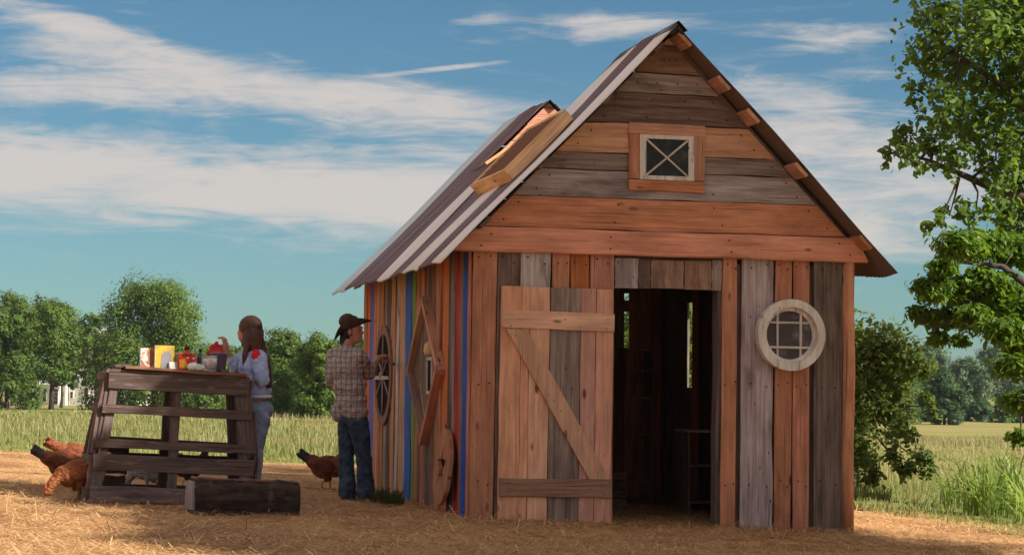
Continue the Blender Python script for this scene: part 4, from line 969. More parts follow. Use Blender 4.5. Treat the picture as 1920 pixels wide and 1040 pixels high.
def make_woman():
    D = 18.05; foot = P(474, 938, D); foot.z = float(ground_h(foot.x, foot.y))
    root = thing('person', foot, 'woman with long brown hair, pale blue sweater and jeans standing behind the pallet table', 'person')
    q = lambda x, y, o=0.: P(x, y, D+o)
    a = rad(18); F = (-GR*math.cos(a)+GF*math.sin(a)); S = (GR*math.sin(a)+GF*math.cos(a)); B = frame_from(F, S); Hh = frame_from(-GR, GF)
    sl_, el, wl = q(485, 671, -.13), q(492, 711, -.17), q(458, 706, -.05)
    sr, er, wr = q(457, 672, .13), q(444, 692, .16), q(424, 652, .12)
    pr = [('e', q(466, 619), (.072, .09, .112), Hh), ('e', q(458, 627), (.052, .058, .08), Hh), ('c', q(454, 635), q(453, 636.5), .025, .022), ('c', q(449.5, 617), q(446.5, 623.5), .008, .010), ('c', q(449, 629.5, -.01), q(449, 629.5, .01), .008, .008), ('c', q(449.5, 632.5, -.01), q(449.5, 632.5, .01), .0085, .0085),
          ('c', q(470, 632), q(474, 655), .046, .05), ('e', q(473, 690), (.14, .085, .14), B), ('e', q(481, 730), (.12, .08, .12), B), ('e', q(487, 765), (.14, .10, .09), B),
          ('c', sl_, el, .044, .038), ('c', el, wl, .037, .025), ('c', sr, er, .044, .038), ('c', er, wr, .037, .024),
          ('c', q(488, 785, -.07), q(481, 838, -.06), .07, .05), ('c', q(481, 838, -.06), q(472, 930, -.05), .05, .035), ('c', q(480, 785, .07), q(475, 838, .07), .07, .05), ('c', q(475, 838, .07), q(467, 930, .06), .05, .035)]
    hand(pr, wl, (-GR*.93+GF*.2-Z_*.05), -Z_, .15, .25); hand(pr, wr, (-GR*.2+Z_*.95), (-GR*.8+GF*.3), .12, .75)
    blob('body', root, 'skin', pr, .006, 3)
    blob('hair', root, 'hair_brown', [('e', q(470, 613), (.098, .108, .108), Hh), ('e', q(477, 628), (.10, .085, .12), Hh), ('c', q(474, 630, -.03), q(484, 665, -.02), .095, .085), ('c', q(484, 660, -.03), q(497, 692, -.06), .08, .058), ('c', q(497, 690, -.06), q(505, 722, -.06), .056, .028),
         ('c', q(466, 632, -.085), q(459, 665, -.13), .034, .026), ('c', q(459, 665, -.13), q(456, 688, -.14), .026, .010), ('c', q(462, 625, -.07), q(458, 645, -.08), .03, .03)], .008, 4, (.008, .05))
    blob('sweater', root, 'sweater', [('e', q(474, 688), (.165, .118, .145), B), ('e', q(480, 715), (.15, .112, .13), B), ('e', q(484, 732), (.15, .11, .085), B), ('c', sl_, sl_.lerp(el, .6), .077, .07), ('c', sl_.lerp(el, .55), el, .072, .06), ('c', el, el.lerp(wl, .18), .058, .05),
         ('c', sr, er, .075, .064), ('c', er, er.lerp(wr, .42), .062, .048), ('c', q(474, 655), q(475, 664), .062, .08), ('c', sl_, sr, .075, .07)], .0085, 4, (.028, .06))
    blob('hem_band', root, 'sweater_hem', [('e', q(485, 743), (.158, .118, .026), B)], .0085, 3, (.012, .05))
    blob('shoulder_patch', root, 'patch_red', [('e', q(480, 666, -.176), (.034, .044, .056), B)], .006, 2, (.012, .02))
    blob('jeans', root, 'denim_pale', [('e', q(487, 768), (.158, .118, .10), B), ('c', q(489, 785, -.07), q(482, 838, -.06), .088, .064), ('c', q(482, 838, -.06), q(472, 928, -.05), .064, .07), ('c', q(480, 785, .07), q(476, 838, .07), .088, .064), ('c', q(476, 838, .07), q(467, 928, .06), .064, .07)], .009, 3, (.022, .07))
    for c0 in (q(470, 933, -.05), q(465, 933, .06)): blob('shoe', root, 'boot', [('c', c0, c0-GR*.11-Z_*.01, .042, .032)], .009, 2)
make_woman()

# ================================================================== hens
def feather(name, c1, c2):
    t = NT(name); o = t.obj(); v = t.voro(t.map(o, (34, 34, 52)), 1); n1 = t.noise(o, 9, 4, .6)
    c = t.mix(t.rng(n1, .35, .65), c1, c2); c = t.hsv(c, .5, 1., t.math('ADD', t.math('MULTIPLY', v.outputs['Distance'], -.7), 1.2)); t.bump(v.outputs['Distance'], .6, .015); return t.fin(c, .75, .25)
MAT['hen_brown'] = feather('russet_feathers', (.17, .040, .014), (.26, .07, .022)); MAT['hen_orange'] = feather('orange_feathers', (.30, .085, .024), (.38, .13, .04)); MAT['hen_dark'] = feather('dark_feathers', (.035, .014, .009), (.075, .025, .014))
MAT['hen_grey'] = feather('pale_grey_feathers', (.27, .26, .27), (.38, .36, .36)); MAT['hen_wing'] = feather('dark_russet_wing', (.10, .026, .012), (.15, .04, .016)); MAT['hen_tail'] = feather('blackish_tail', (.035, .022, .025), (.09, .06, .07))
MAT['comb'] = plain('red_comb', (.42, .03, .02), .6); MAT['horn'] = plain('yellow_horn', (.38, .22, .07), .6)
def hen(at, face, mat, pose, label, tail='hen_tail', wing='hen_wing', s=1., group=None):
    at = V(at); root = thing('hen', at, label, 'hen', group); f = V((face.x, face.y, 0)).normalized(); l = Z_.cross(f)
    q = lambda x, y, z: at + f*x*s + l*y*s + Z_*z*s
    B = Matrix((f, l, Z_)).transposed(); R_ = lambda a: B @ Matrix.Rotation(a, 3, 'Y')
    sc = lambda r: tuple(k*s for k in r)
    dip = -.18 if pose == 'peck' else .15
    pr = [('e', q(0, 0, .215), sc((.155, .102, .105)), R_(-dip)), ('e', q(.085, 0, .205 if pose == 'stand' else .19), sc((.09, .088, .09)), B), ('e', q(-.12, 0, .25), sc((.10, .068, .068)), R_(.5)), ('e', q(-.03, 0, .17), sc((.10, .085, .07)), B)]
    for y in (.045, -.045): pr.append(('c', q(.0, y, .16), q(.015, y, .09), .045*s, .022*s))
    if pose == 'stand': nk = [(.11, 0, .25), (.175, 0, .33), (.195, 0, .385)]; hd, bk = (.205, 0, .392), (.25, 0, .385)
    else: nk = [(.13, 0, .21), (.21, 0, .14), (.245, 0, .08)]; hd, bk = (.255, 0, .065), (.285, 0, .03)
    pr += [('c', q(*nk[0]), q(*nk[1]), .066*s, .043*s), ('c', q(*nk[1]), q(*nk[2]), .043*s, .031*s), ('e', q(*hd), sc((.037, .029, .031)), B)]
    blob('body', root, mat, pr, .0085, 3, (.018, .03))
    tl = [('c', q(-.16, y, .27), q(-.255-.01*k, y*2.2, .365-.02*k), .045*s, .018*s) for k, y in enumerate((0, .014, -.014, .022))]
    blob('tail', root, tail, tl, .008, 2, (.014, .02))
    for y in (.088, -.088): blob('wing', root, wing, [('e', q(-.01, y, .225), sc((.125, .026, .066)), R_(.22)), ('c', q(-.08, y, .235), q(-.15, y*.8, .24), .03*s, .012*s)], .009, 2, (.012, .02))
    h = q(*hd)
    blob('comb', root, 'comb', [('c', h+f*.02*s*(1-k*.9)+Z_*.03*s, h+f*.018*s*(1-k)+Z_*.05*s, .008*s, .006*s) for k in (0, .8, 1.6)] + [('c', h+f*.02*s+Z_*.028*s, h-f*.02*s+Z_*.03*s, .007*s, .007*s), ('c', h+f*.022*s-Z_*.02*s, h+f*.022*s-Z_*.04*s, .009*s, .011*s)], .0045, 1)
    tube('beak', [h+f*.03*s, q(*bk)], [.011*s, .002*s], 'horn', root, 6)
    for y, dx in ((.045, .02), (-.045, -.035)):
        tube('leg', [q(.015, y, .11), q(.0+dx, y, .055), q(.012+dx, y, .004)], [.012*s, .008*s, .008*s], 'horn', root, 6)
        for k in (-.5, 0, .5, math.pi): tube('toe', [q(.012+dx, y, .008), q(.012+dx+.05*math.cos(k), y+.05*math.sin(k), .004)], [.007*s, .004*s], 'horn', root, 5)
    return root
hen(on_ground(118, 912), GR*.95+GF*.1, 'hen_brown', 'peck', 'russet hen pecking beside the pallet table, dark tail towards the open yard', s=1.06)
hen(on_ground(140, 893), GR*.9+GF*.45, 'hen_brown', 'peck', 'russet hen partly hidden behind the others beside the pallet table', wing='hen_brown', tail='hen_brown', s=1.12)
hen(on_ground(146, 936), -GR*.75-GF*.55, 'hen_orange', 'peck', 'light orange hen feeding at the foot of the pallet table', wing='hen_orange', tail='hen_orange', s=1.08)
hen(on_ground(284, 921), -GR*.8+GF*.35, 'hen_grey', 'peck', 'pale grey hen feeding underneath the pallet table', wing='hen_grey', tail='hen_grey', s=1.1)
hen(on_ground(350, 912), GR*.9-GF*.1, 'hen_dark', 'stand', 'dark brown hen walking underneath the pallet table', wing='hen_dark', s=.92)
hen(on_ground(612, 917), GR*.95-GF*.2, 'hen_brown', 'stand', 'russet hen with grey tail walking behind the man in plaid', s=1.12)

# ================================================================== trees and plants
def leaf_mat(name, a_, b_, c_, trans=.38, gloss=.5):
    t = NT(name); g = t.n('ShaderNodeNewGeometry').outputs['Random Per Island']
    col = t.mix(t.rng(g, 0., .6, smooth=False), a_, b_); col = t.mix(t.rng(g, .75, 1., smooth=False), col, c_)
    pn = t.noise(t.n('ShaderNodeNewGeometry').outputs['Position'], .9, 3, .5)
    col = t.hsv(col, .5, 1., t.math('ADD', t.math('MULTIPLY', pn, .7), .65))
    t.fin(col, gloss, .14); tr = t.n('ShaderNodeBsdfTranslucent'); t.l(t.hsv(col, .485, 1.1, 1.25), tr.inputs[0])
    mx = t.n('ShaderNodeMixShader'); mx.inputs[0].default_value = trans; t.l(t.b.outputs[0], mx.inputs[1]); t.l(tr.outputs[0], mx.inputs[2]); t.l(mx.outputs[0], t.out.inputs[0])
    return t.m
MAT['leaf_oak'] = leaf_mat('oak_leaves', (.09, .15, .03), (.135, .21, .04), (.19, .26, .06), .52)
MAT['leaf_bright'] = leaf_mat('bright_leaves', (.07, .13, .018), (.11, .19, .024), (.19, .27, .04), .45)
MAT['leaf_far'] = leaf_mat('dark_green_leaves', (.06, .105, .02), (.095, .15, .028), (.14, .185, .038), .35)
MAT['leaf_mid'] = leaf_mat('mid_green_leaves', (.07, .12, .02), (.11, .165, .028), (.15, .20, .04), .35)
MAT['leaf_pine'] = leaf_mat('blue_green_leaves', (.04, .08, .03), (.06, .105, .036), (.085, .13, .04), .25)
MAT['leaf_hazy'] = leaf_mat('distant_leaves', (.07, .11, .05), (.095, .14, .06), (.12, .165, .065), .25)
MAT['leaf_shrub'] = leaf_mat('shrub_leaves', (.085, .12, .026), (.13, .17, .04), (.20, .22, .055), .4)
MAT['bark'] = wood('bark', (.085, .062, .048), (.04, .028, .022), knots=0, st=.5)
MAT['grass'] = leaf_mat('meadow_grass', (.17, .225, .06), (.25, .275, .09), (.36, .34, .14), .4, .8)
MAT['stalks'] = leaf_mat('dry_grass_stalks', (.25, .21, .10), (.33, .28, .13), (.42, .36, .18), .35, .8)
MAT['reed'] = leaf_mat('reed_blades', (.17, .26, .06), (.26, .36, .09), (.42, .48, .18), .45, .45)
MAT['weed'] = leaf_mat('weed_leaves', (.05, .06, .025), (.08, .085, .03), (.14, .12, .05), .3)
def straw_mat():
    t = NT('loose_straw'); g = t.n('ShaderNodeNewGeometry').outputs['Random Per Island']
    c = t.mix(t.rng(g, 0, .5, smooth=False), (.32, .14, .055), (.56, .29, .115)); c = t.mix(t.rng(g, .5, 1., smooth=False), c, (.78, .52, .24)); return t.fin(c, .7, .3)
MAT['straw'] = straw_mat()

LEAF4 = np.array([(-.5, 0, 0), (0, .27, .06), (.5, 0, 0), (0, -.27, .06)])
LEAF6 = np.array([(-.5, 0, 0), (-.15, .26, .05), (.2, .2, .06), (.5, 0, -.04), (.2, -.2, .06), (-.15, -.26, .05)])
def unit(v): return v/np.maximum(np.linalg.norm(v, axis=-1, keepdims=True), 1e-9)
def leaves(c, r, n, size, shape=LEAF4, up=.5, per=16, tight=.17, droop=0., shell=.5, nrm=(.45, .55)):
    """n leaf faces spread over twig clusters through the ellipsoid c, r"""
    c = np.asarray(c, float); r = np.asarray(r, float)*np.ones(3); nc = max(3, n//per)
    d = unit(nrg.normal(size=(nc, 3))); cc = d*(shell+(1-shell)*nrg.random((nc, 1))**.6); cc *= 1+.16*np.clip(nrg.normal(size=(nc, 1)), -1.6, 1.3)
    k = nrg.integers(0, nc, n); off = np.clip(nrg.normal(size=(n, 3)), -1.9, 1.9)*tight
    p = c + (cc[k]+off)*r; out = unit(cc[k]+off)
    nn = unit(out*nrm[0] + np.array([0, 0, up]) + nrg.normal(size=(n, 3))*nrm[1])
    t = nrg.normal(size=(n, 3)) + np.array([0, 0, -droop]); t = unit(t - nn*(t*nn).sum(-1, keepdims=True)); b = np.cross(nn, t)
    s = size*np.clip(nrg.normal(1, .28, (n, 1, 1)), .45, 1.8)
    return p[:, None] + s*(t[:, None]*shape[None, :, :1] + b[:, None]*shape[None, :, 1:2] + nn[:, None]*shape[None, :, 2:])
def limbs(base, lobes, r0, h_fork, mat='bark', k=10, parent=None, bend=.25):
    base = V(base); top = base + Z_*h_fork + V((rng.uniform(-.1, .1), rng.uniform(-.1, .1), 0))*h_fork*.3
    tube('trunk', [base-Z_*.2, base+Z_*.25*h_fork+V((.02, .01, 0))*h_fork, base.lerp(top, .6), top], [r0*1.35, r0, r0*.85, r0*.7], mat, parent, 9, jit=.08)
    for c, r in lobes[:k]:
        c = V(c); m = top.lerp(c, .5) + V((0, 0, abs(bend)*(c-top).length*.35)) + V((rng.gauss(0, 1), rng.gauss(0, 1), 0))*.06*(c-top).length
        q1 = top.lerp(m, .5) + V((0, 0, .02)); tube('limb', [top-Z_*.1*r0, q1, m, m.lerp(c, .6), c], [r0*.5, r0*.36, r0*.24, r0*.15, r0*.06], mat, parent, 6, jit=.1)
def branch_on(parent, mains, lobes, r=.02):
    pts = []
    for ln, ra, rb in mains:
        q = [V(p) for p in ln]; n = len(q); tube('limb', q, [ra+(rb-ra)*i/(n-1) for i in range(n)], 'bark', parent, 7, jit=.08)
        for a, b in zip(q[:-1], q[1:]): pts += [a.lerp(b, t) for t in (0, .33, .66)]
        pts.append(q[-1])
    for c, _ in lobes:
        c = V(c); p = min(pts, key=lambda p: (p-c).length); m = p.lerp(c, .5)+V((rng.gauss(0, .05), rng.gauss(0, .05), rng.gauss(0, .05)))
        tube('twig', [p, m, c], [r, r*.6, r*.25], 'bark', parent, 5, jit=.1)
def tree(name, label, cat, base, lobes, n, size, mat, r0, h_fork, group=None, shape=LEAF4, per=16, tight=.17, k=10, up=.5, droop=0., shell=.5, bend=.25, nrm=(.45, .55)):
    root = thing(name, base, label, cat, group)
    limbs(base, lobes, r0, h_fork, parent=root, k=k, bend=bend)
    w = np.array([float(np.prod(np.asarray(r)*np.ones(3)))**(2/3) for _, r in lobes]); w /= w.sum()
    vs_ = np.concatenate([leaves(np.array(c), r, max(20, int(n*q)), size, shape, up, per, tight, droop, shell, nrm) for (c, r), q in zip(lobes, w)])
    fast_mesh('crown', vs_.reshape(-1, 3), shape.shape[0], mat, root, loc=tuple(base)); return root
def far_tree(label, cx, top, bot, w, d, mat, n=9000, leafpx=3.4, name='tree', cat='tree', group=None, nl=26, oval=1., seed=None, shell=.25):
    s = d/FPX; c0 = P(cx, (top+bot)/2, d); base = c0.copy(); base.z = float(ground_h(c0.x, c0.y)); lobes = []
    H = (bot-top)*s; W = w*s; b0 = P(cx, bot, d).z
    nl = int(nl*1.7)
    for i in range(nl):
        t = (i+.5)/nl; z = t; rr = max(.25, math.sin(math.pi*min(1, .26+.70*z**oval))**.65)
        a = i*2.399+rng.uniform(-.3, .3); rad_ = W/2*rr*(.35+.58*rng.random()); lr = W*(.095+.085*rng.random())
        c = V((c0.x+math.cos(a)*rad_, c0.y+math.sin(a)*rad_, b0+H*(-.01+.90*z))); lobes.append((c, (lr, lr, lr*.82)))
    return tree(name, label, cat, base, lobes, int(n*2.6), leafpx*1.6*s, mat, max(.12, W*.028), max(.3, b0-base.z+H*.3), group, k=7, tight=.24, shell=.55, per=26, nrm=(.95, .3))
G1 = 'trees across the meadow'
far_tree('broad leafy tree nearest the front of the white house', 14, 556, 786, 160, 140, 'leaf_far', 12000, group=G1)
far_tree('leafy tree hanging over the roof of the white house', 98, 556, 700, 150, 146, 'leaf_mid', 7000, group=G1)
far_tree('pale green tree top rising far behind the white house trees', 25, 542, 700, 95, 195, 'leaf_mid', 5000, group=G1)
far_tree('narrow dark tree between the two broad trees by the house', 117, 556, 720, 66, 172, 'leaf_pine', 5000, group=G1, oval=.8)
far_tree('small bushy tree leaning into the tallest tree by the house', 180, 576, 720, 105, 162, 'leaf_far', 3500, group=G1)
far_tree('tallest broad tree, behind the pallet table', 292, 510, 790, 250, 150, 'leaf_mid', 24000, group=G1, nl=34)
far_tree('low dark bush under the tallest tree', 385, 650, 782, 120, 143, 'leaf_far', 5000, name='bush', cat='bush', nl=16)
far_tree('small distant tree showing past the raised hand', 437, 640, 760, 75, 210, 'leaf_mid', 4000, group=G1, nl=14)
far_tree('round dense tree just behind the woman', 528, 612, 794, 140, 112, 'leaf_far', 12000, group=G1)
far_tree('round dense tree between the woman and the man', 606, 622, 794, 130, 108, 'leaf_mid', 12000, group=G1)
far_tree('round dense tree mostly hidden by the shed and the man', 690, 634, 784, 120, 114, 'leaf_far', 7000, group=G1)
far_tree('leafy tree close behind the shed, seen through gaps in its boards', 1235, 540, 800, 330, 34, 'leaf_mid', 7000, 6., nl=22)
G2 = 'far trees beyond the field'
for (cx, tp_, bt, w, d, m, n, lab) in [(1662, 632, 792, 120, 190, 'leaf_far', 7000, 'tall far tree behind the shrub at the shed corner'), (1722, 655, 790, 90, 200, 'leaf_far', 6500, 'dark rounded tree at the left end of the far tree line'),
        (1770, 694, 792, 84, 185, 'leaf_pine', 5500, 'dark tree standing forward of the far tree line'), (1808, 668, 770, 100, 240, 'leaf_hazy', 6500, 'rounded mid green tree in the far tree line'),
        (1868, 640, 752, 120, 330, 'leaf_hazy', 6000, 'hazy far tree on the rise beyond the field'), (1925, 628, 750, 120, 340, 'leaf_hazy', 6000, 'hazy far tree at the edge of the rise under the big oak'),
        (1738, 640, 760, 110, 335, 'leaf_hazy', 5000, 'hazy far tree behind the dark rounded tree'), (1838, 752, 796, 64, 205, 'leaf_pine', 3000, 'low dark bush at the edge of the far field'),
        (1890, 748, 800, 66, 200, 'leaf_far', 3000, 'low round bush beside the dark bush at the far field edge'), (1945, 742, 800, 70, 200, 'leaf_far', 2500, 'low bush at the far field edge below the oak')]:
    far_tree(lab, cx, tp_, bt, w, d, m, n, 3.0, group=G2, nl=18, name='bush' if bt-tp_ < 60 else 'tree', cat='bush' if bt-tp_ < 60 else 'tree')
def LB_(x, y, r, d, sy=1., sz=1.): s = r*d/FPX; return (P(x, y, d), (s, s*sy, s*sz))

# shrub behind the right corner of the shed
sb = V((7.0, 8.6, 0)); sb.z = float(ground_h(sb.x, sb.y)); ds = 26
tree('shrub', 'tall leafy shrub growing behind the right corner of the shed', 'shrub', sb,
     [LB_(1640, 642, 48, ds), (P(1690, 660, ds), (.3, .35, .28)), LB_(1612, 690, 48, ds), LB_(1660, 705, 50, ds+.4), LB_(1718, 690, 30, ds), LB_(1615, 760, 42, ds), LB_(1676, 760, 38, ds+.3), LB_(1612, 830, 42, ds), LB_(1622, 880, 34, ds-.3), LB_(1690, 812, 32, ds-.6), LB_(1728, 868, 26, ds-.9),
      LB_(1692, 872, 24, ds-.8), LB_(1668, 850, 18, ds-.7), LB_(1738, 760, 20, ds), LB_(1580, 640, 50, ds+.5), LB_(1570, 740, 50, ds+.5)], 8200, .082, 'leaf_shrub', .06, .9, shape=LEAF6, per=18, tight=.24, k=14)

# the big oak whose crown hangs in at the right, and the brighter tree below it
do = 23.
oak_l = [(1760, 50, 62), (1730, 110, 45), (1790, 120, 55), (1850, 40, 70), (1905, 60, 70), (1900, 160, 68), (1835, 175, 52), (1775, 185, 42), (1720, 180, 26), (1760, 235, 40), (1815, 245, 48), (1870, 245, 62), (1925, 260, 60),
         (1690, 262, 32), (1668, 290, 22), (1710, 300, 28), (1745, 285, 34), (1790, 300, 40), (1880, 310, 52), (1925, 350, 50), (1870, 380, 36), (1905, 420, 40), (1780, 405, 24), (1758, 425, 22), (1830, 395, 30)]
ob = V((9.6, 5.0, 0)); ob.z = float(ground_h(ob.x, ob.y))
olob = [LB_(x, y, r, do+rng.uniform(-.7, .9)) for x, y, r in oak_l]
olob += [(P(x, y, do+o), (1.0, 1.1, .9)) for x, y, o in ((2010, 60, 0), (2060, 250, .8), (2000, -90, .3), (1880, -110, .6), (2120, 90, 1.2), (2080, 380, 1.), (2140, -80, .5))]
oak = tree('oak_tree', 'big dark oak whose crown hangs over the field beside the shed', 'tree', ob, olob, 29000, .092, 'leaf_oak', .28, 3.0, shape=LEAF6, per=11, tight=.24, k=0, droop=.5, shell=.2, bend=.1)
bl = [(1800, 462, 44), (1850, 455, 44), (1900, 470, 50), (1770, 500, 28), (1745, 545, 36), (1790, 545, 44), (1840, 530, 46), (1890, 560, 52), (1732, 590, 26), (1775, 600, 32), (1830, 600, 36), (1880, 620, 40), (1915, 640, 44), (1900, 690, 36), (1915, 750, 32), (1760, 635, 20), (1800, 640, 18), (1910, 820, 22), (1925, 590, 50)]
bb = V((8.3, 3.4, 0)); bb.z = float(ground_h(bb.x, bb.y)); db = 21.6
brt = tree('bright_tree', 'bright green drooping tree growing in front of the dark oak', 'tree', bb, [LB_(x, y, r*.92, db+rng.uniform(-.7, .7), 1., .62) for x, y, r in bl], 15000, .088, 'leaf_bright', .11, 1.9, shape=LEAF6*np.array([1, .75, 1]), per=14, tight=.3, k=0, droop=1.4, up=.7, shell=.3, bend=.1)
T0 = ob+Z_*2.9
branch_on(oak, [([T0, P(2010, 400, do), P(1930, 372, do), P(1860, 352, do-.1), P(1800, 326, do-.2), P(1745, 302, do-.1), P(1690, 285, do)], .085, .010), ([T0, P(2040, 330, do+.3), P(1960, 240, do+.2), P(1880, 160, do), P(1800, 110, do), P(1750, 70, do)], .09, .012),
                ([T0, P(2060, 250, do+.5), P(1990, 90, do+.3), P(1920, 30, do)], .14, .02)], olob)
T1_ = bb+Z_*1.8
branch_on(brt, [([T1_, P(1960, 560, db), P(1880, 500, db), P(1800, 490, db), P(1745, 540, db)], .06, .01), ([T1_, P(1950, 640, db), P(1890, 600, db), P(1820, 585, db), P(1760, 610, db)], .05, .01), ([T1_, P(1950, 700, db), P(1915, 780, db)], .04, .01)], [LB_(x, y, r, db) for x, y, r in bl], .012)
# unseen tree added to shade the shed front, crown built from the shadow outline
sh_l = []
poly = [(3.1, 0.), (2.6, -4), (2.0, -6.2), (-1.5, -6.2), (-2.1, -3.3), (-2.7, -.4), (-3.2, 1.3), (-2.8, 3.1), (-1.2, 2.9), (.95, 1.8)]
def inside(x, y):
    c = False
    for (x0, y0), (x1, y1) in zip(poly, poly[1:]+poly[:1]):
        if (y0 > y) != (y1 > y) and x < (x1-x0)*(y-y0)/(y1-y0)+x0: c = not c
    return c
gx, gy = np.meshgrid(np.arange(-3.5, 3.3, .8), np.arange(-6.2, 3.2, .8))
for x, y in zip(gx.ravel(), gy.ravel()):
    if inside(x, y):
        z = rng.uniform(7.4, 10.6); sh_l.append((V((x+z*SUN.x/SUN.z, y+z*SUN.y/SUN.z, z)), (.8, .8, .75)))
rng.shuffle(sh_l)
stb = gp(11.0, -9.0)
tree('added_shade_tree', 'added unseen tree, crown shaped to shade the straw before the shed', 'tree', stb, sh_l, 40000, .28, 'leaf_oak', .24, 5.2, shape=LEAF6, per=16, tight=.17, k=12, shell=.2)

# ------------------------------------------------------------------ blades
def blades(base, h, w, lean, seg=1):
    n = len(base); a = nrg.random(n)*2*np.pi; side = np.stack([np.cos(a), np.sin(a), 0*a], -1); ld = np.stack([np.cos(a+1.2), np.sin(a+1.2), 0*a], -1)
    l = (nrg.random(n)*lean)[:, None]; up = np.array([0, 0, 1.])
    p0 = base; p1 = base + (up*.6 + ld*l*.35)*h[:, None]; p2 = base + (up*(1-.25*l) + ld*l)*h[:, None]; ww = w[:, None]*.5
    return np.stack([p0-side*ww, p0+side*ww, p1+side*ww*.8, p2, p1-side*ww*.8], 1)
def scatter(n, d0, d1, pw=1.):
    t = nrg.random(n); d = (d0**(1-pw) + t*(d1**(1-pw)-d0**(1-pw)))**(1/(1-pw)) if pw != 1 else d0*(d1/d0)**t
    u = nrg.uniform(-1120, 1120, n)/FPX*d; x = CAM.x + GF.x*d + GR.x*u; y = CAM.y + GF.y*d + GR.y*u; return x, y, d
def patchy(x, y): return .5+.25*np.sin(x*.9+1.7*np.sin(y*.31)) + .25*np.sin(y*.73+x*.41+1.3*np.sin(x*.53))
def in_shed(x, y, m=.1): return (x > -m) & (x < SW+m) & (y > -m) & (y < SD+m)
def meadow(n, name, mat, hr, wr, lean, d0=14., d1=125., pw=.8, keep=None):
    x, y, d = scatter(n, d0, d1, pw); sd = yard_sd(x, y) + 1.1*(patchy(x*1.3, y*1.3)-.5); ok = (sd > .15) & ~in_shed(x, y, .3)
    if keep is not None: ok &= keep(x, y)
    x, y, d, sd = x[ok], y[ok], d[ok], sd[ok]; h = nrg.uniform(*hr, len(x))*(.55+.9*patchy(x*.5, y*.5))*np.clip(.25+sd*.14, .2, 1)
    h = np.where((x > 4) & (mat != 'stalks'), h*.42, h); h = np.maximum(h, .06) if mat == 'stalks' else np.maximum(h, nrg.uniform(.03, .13, len(h))) if name == 'dry_grass' else h; w = wr*(1+d*.11)*nrg.uniform(.6, 1.4, len(x))
    o = fast_mesh(name, blades(np.stack([x, y, ground_h(x, y)-.02], -1), h, w, lean).reshape(-1, 3), 5, mat); return o
tag(meadow(170000, 'meadow_grass', 'grass', (.06, .23), .0036, 1.4), 'pale green meadow grass growing round the straw yard', 'grass', kind='stuff')
tag(meadow(14000, 'dry_stalks', 'stalks', (.2, .44), .0028, .7, 24, 110, .9), 'dry seeding grass stalks standing in the meadow', 'grass', kind='stuff')
tag(meadow(60000, 'dry_grass', 'grass', (.16, .42), .0032, 1.4, 15, 40, 1., keep=lambda x, y: (x > 3.4)), 'dry pale grass along the right edge of the straw yard', 'grass', kind='stuff')
# loose straw
def straw(n, d0, d1, pw):
    x, y, d = scatter(n, d0, d1, pw); sd = yard_sd(x, y) + 1.2*(patchy(x, y)-.5); ok = (sd < .5) & ((patchy(x*1.9+3, y*1.9) + nrg.random(n)*.7) > .55); x, y, d = x[ok], y[ok], d[ok]; n = len(x)
    a = nrg.random(n)*2*np.pi; l = nrg.uniform(.025, .14, n)*nrg.choice([1, 1, 1, 1.6], n); w = nrg.uniform(.0022, .0048, n)*(.8+d*.018); tl = nrg.normal(.0, .09, n); tl = np.where(nrg.random(n) < .015, nrg.uniform(.3, .7, n), tl)
    dx = np.stack([np.cos(a)*np.cos(tl), np.sin(a)*np.cos(tl), np.sin(tl)], -1)*(l/2)[:, None]; sx = np.stack([-np.sin(a), np.cos(a), 0*a], -1)*(w/2)[:, None]
    c = np.stack([x, y, ground_h(x, y)+.012+nrg.random(n)*.022+np.abs(dx[:, 2])], -1); m = np.stack([0*a, 0*a, nrg.normal(.0, .006, n)], -1)
    return np.stack([c-dx-sx, c-dx+sx, c+dx+sx+m, c+dx-sx+m], 1)
sv = np.concatenate([straw(170000, 9.5, 20, 1.2), straw(60000, 18, 36, 1.)])
tag(fast_mesh('straw', sv.reshape(-1, 3), 4, 'straw'), 'loose straw strewn over the yard', 'straw', kind='stuff')
# reeds
def reed(px_, py_, h, n, label, spread=.28):
    b = on_ground(px_, py_); vs_, fs = [], []
    for i in range(n):
        a = rng.random()*6.283; r = spread*math.sqrt(rng.random()); p = V((b.x+r*math.cos(a), b.y+r*math.sin(a), 0)); p.z = float(ground_h(p.x, p.y))-.02
        a2 = a+rng.gauss(0, .7); o = V((math.cos(a2), math.sin(a2), 0)); L = h*rng.uniform(.55, 1.15); bend = rng.uniform(.3, 1.15); w = rng.uniform(.009, .020); s_ = V((-o.y, o.x, 0)); k0 = len(vs_); m = 7
        for k in range(m+1):
            t = k/m; c = p + Z_*L*(t - bend*.55*t**2.6) + o*L*bend*.75*t**2; ww = w*(1-t**2.2)*(.55+.9*t if t < .5 else 1); vs_ += [c-s_*ww+Z_*ww*.4, c, c+s_*ww+Z_*ww*.4]
        for k in range(m):
            q = k0+k*3; fs += [(q, q+1, q+4, q+3), (q+1, q+2, q+5, q+4)]
    return tag(mesh_obj('reed_clump', vs_, fs, 'reed', None, loc=b, smooth=True), label, 'reeds', 'reeds at the yard edge')
reed(1862, 968, .95, 150, 'tall arching clump of bright green reeds beside the straw yard', .32)
reed(1915, 958, 1.1, 150, 'tallest clump of bright green reeds under the bright drooping tree', .34)
reed(1800, 952, .75, 70, 'lower thinner clump of reeds between the shrub and the tall reeds', .3)
reed(1955, 985, .8, 80, 'clump of bright green reeds on the far side of the tallest clump', .3)
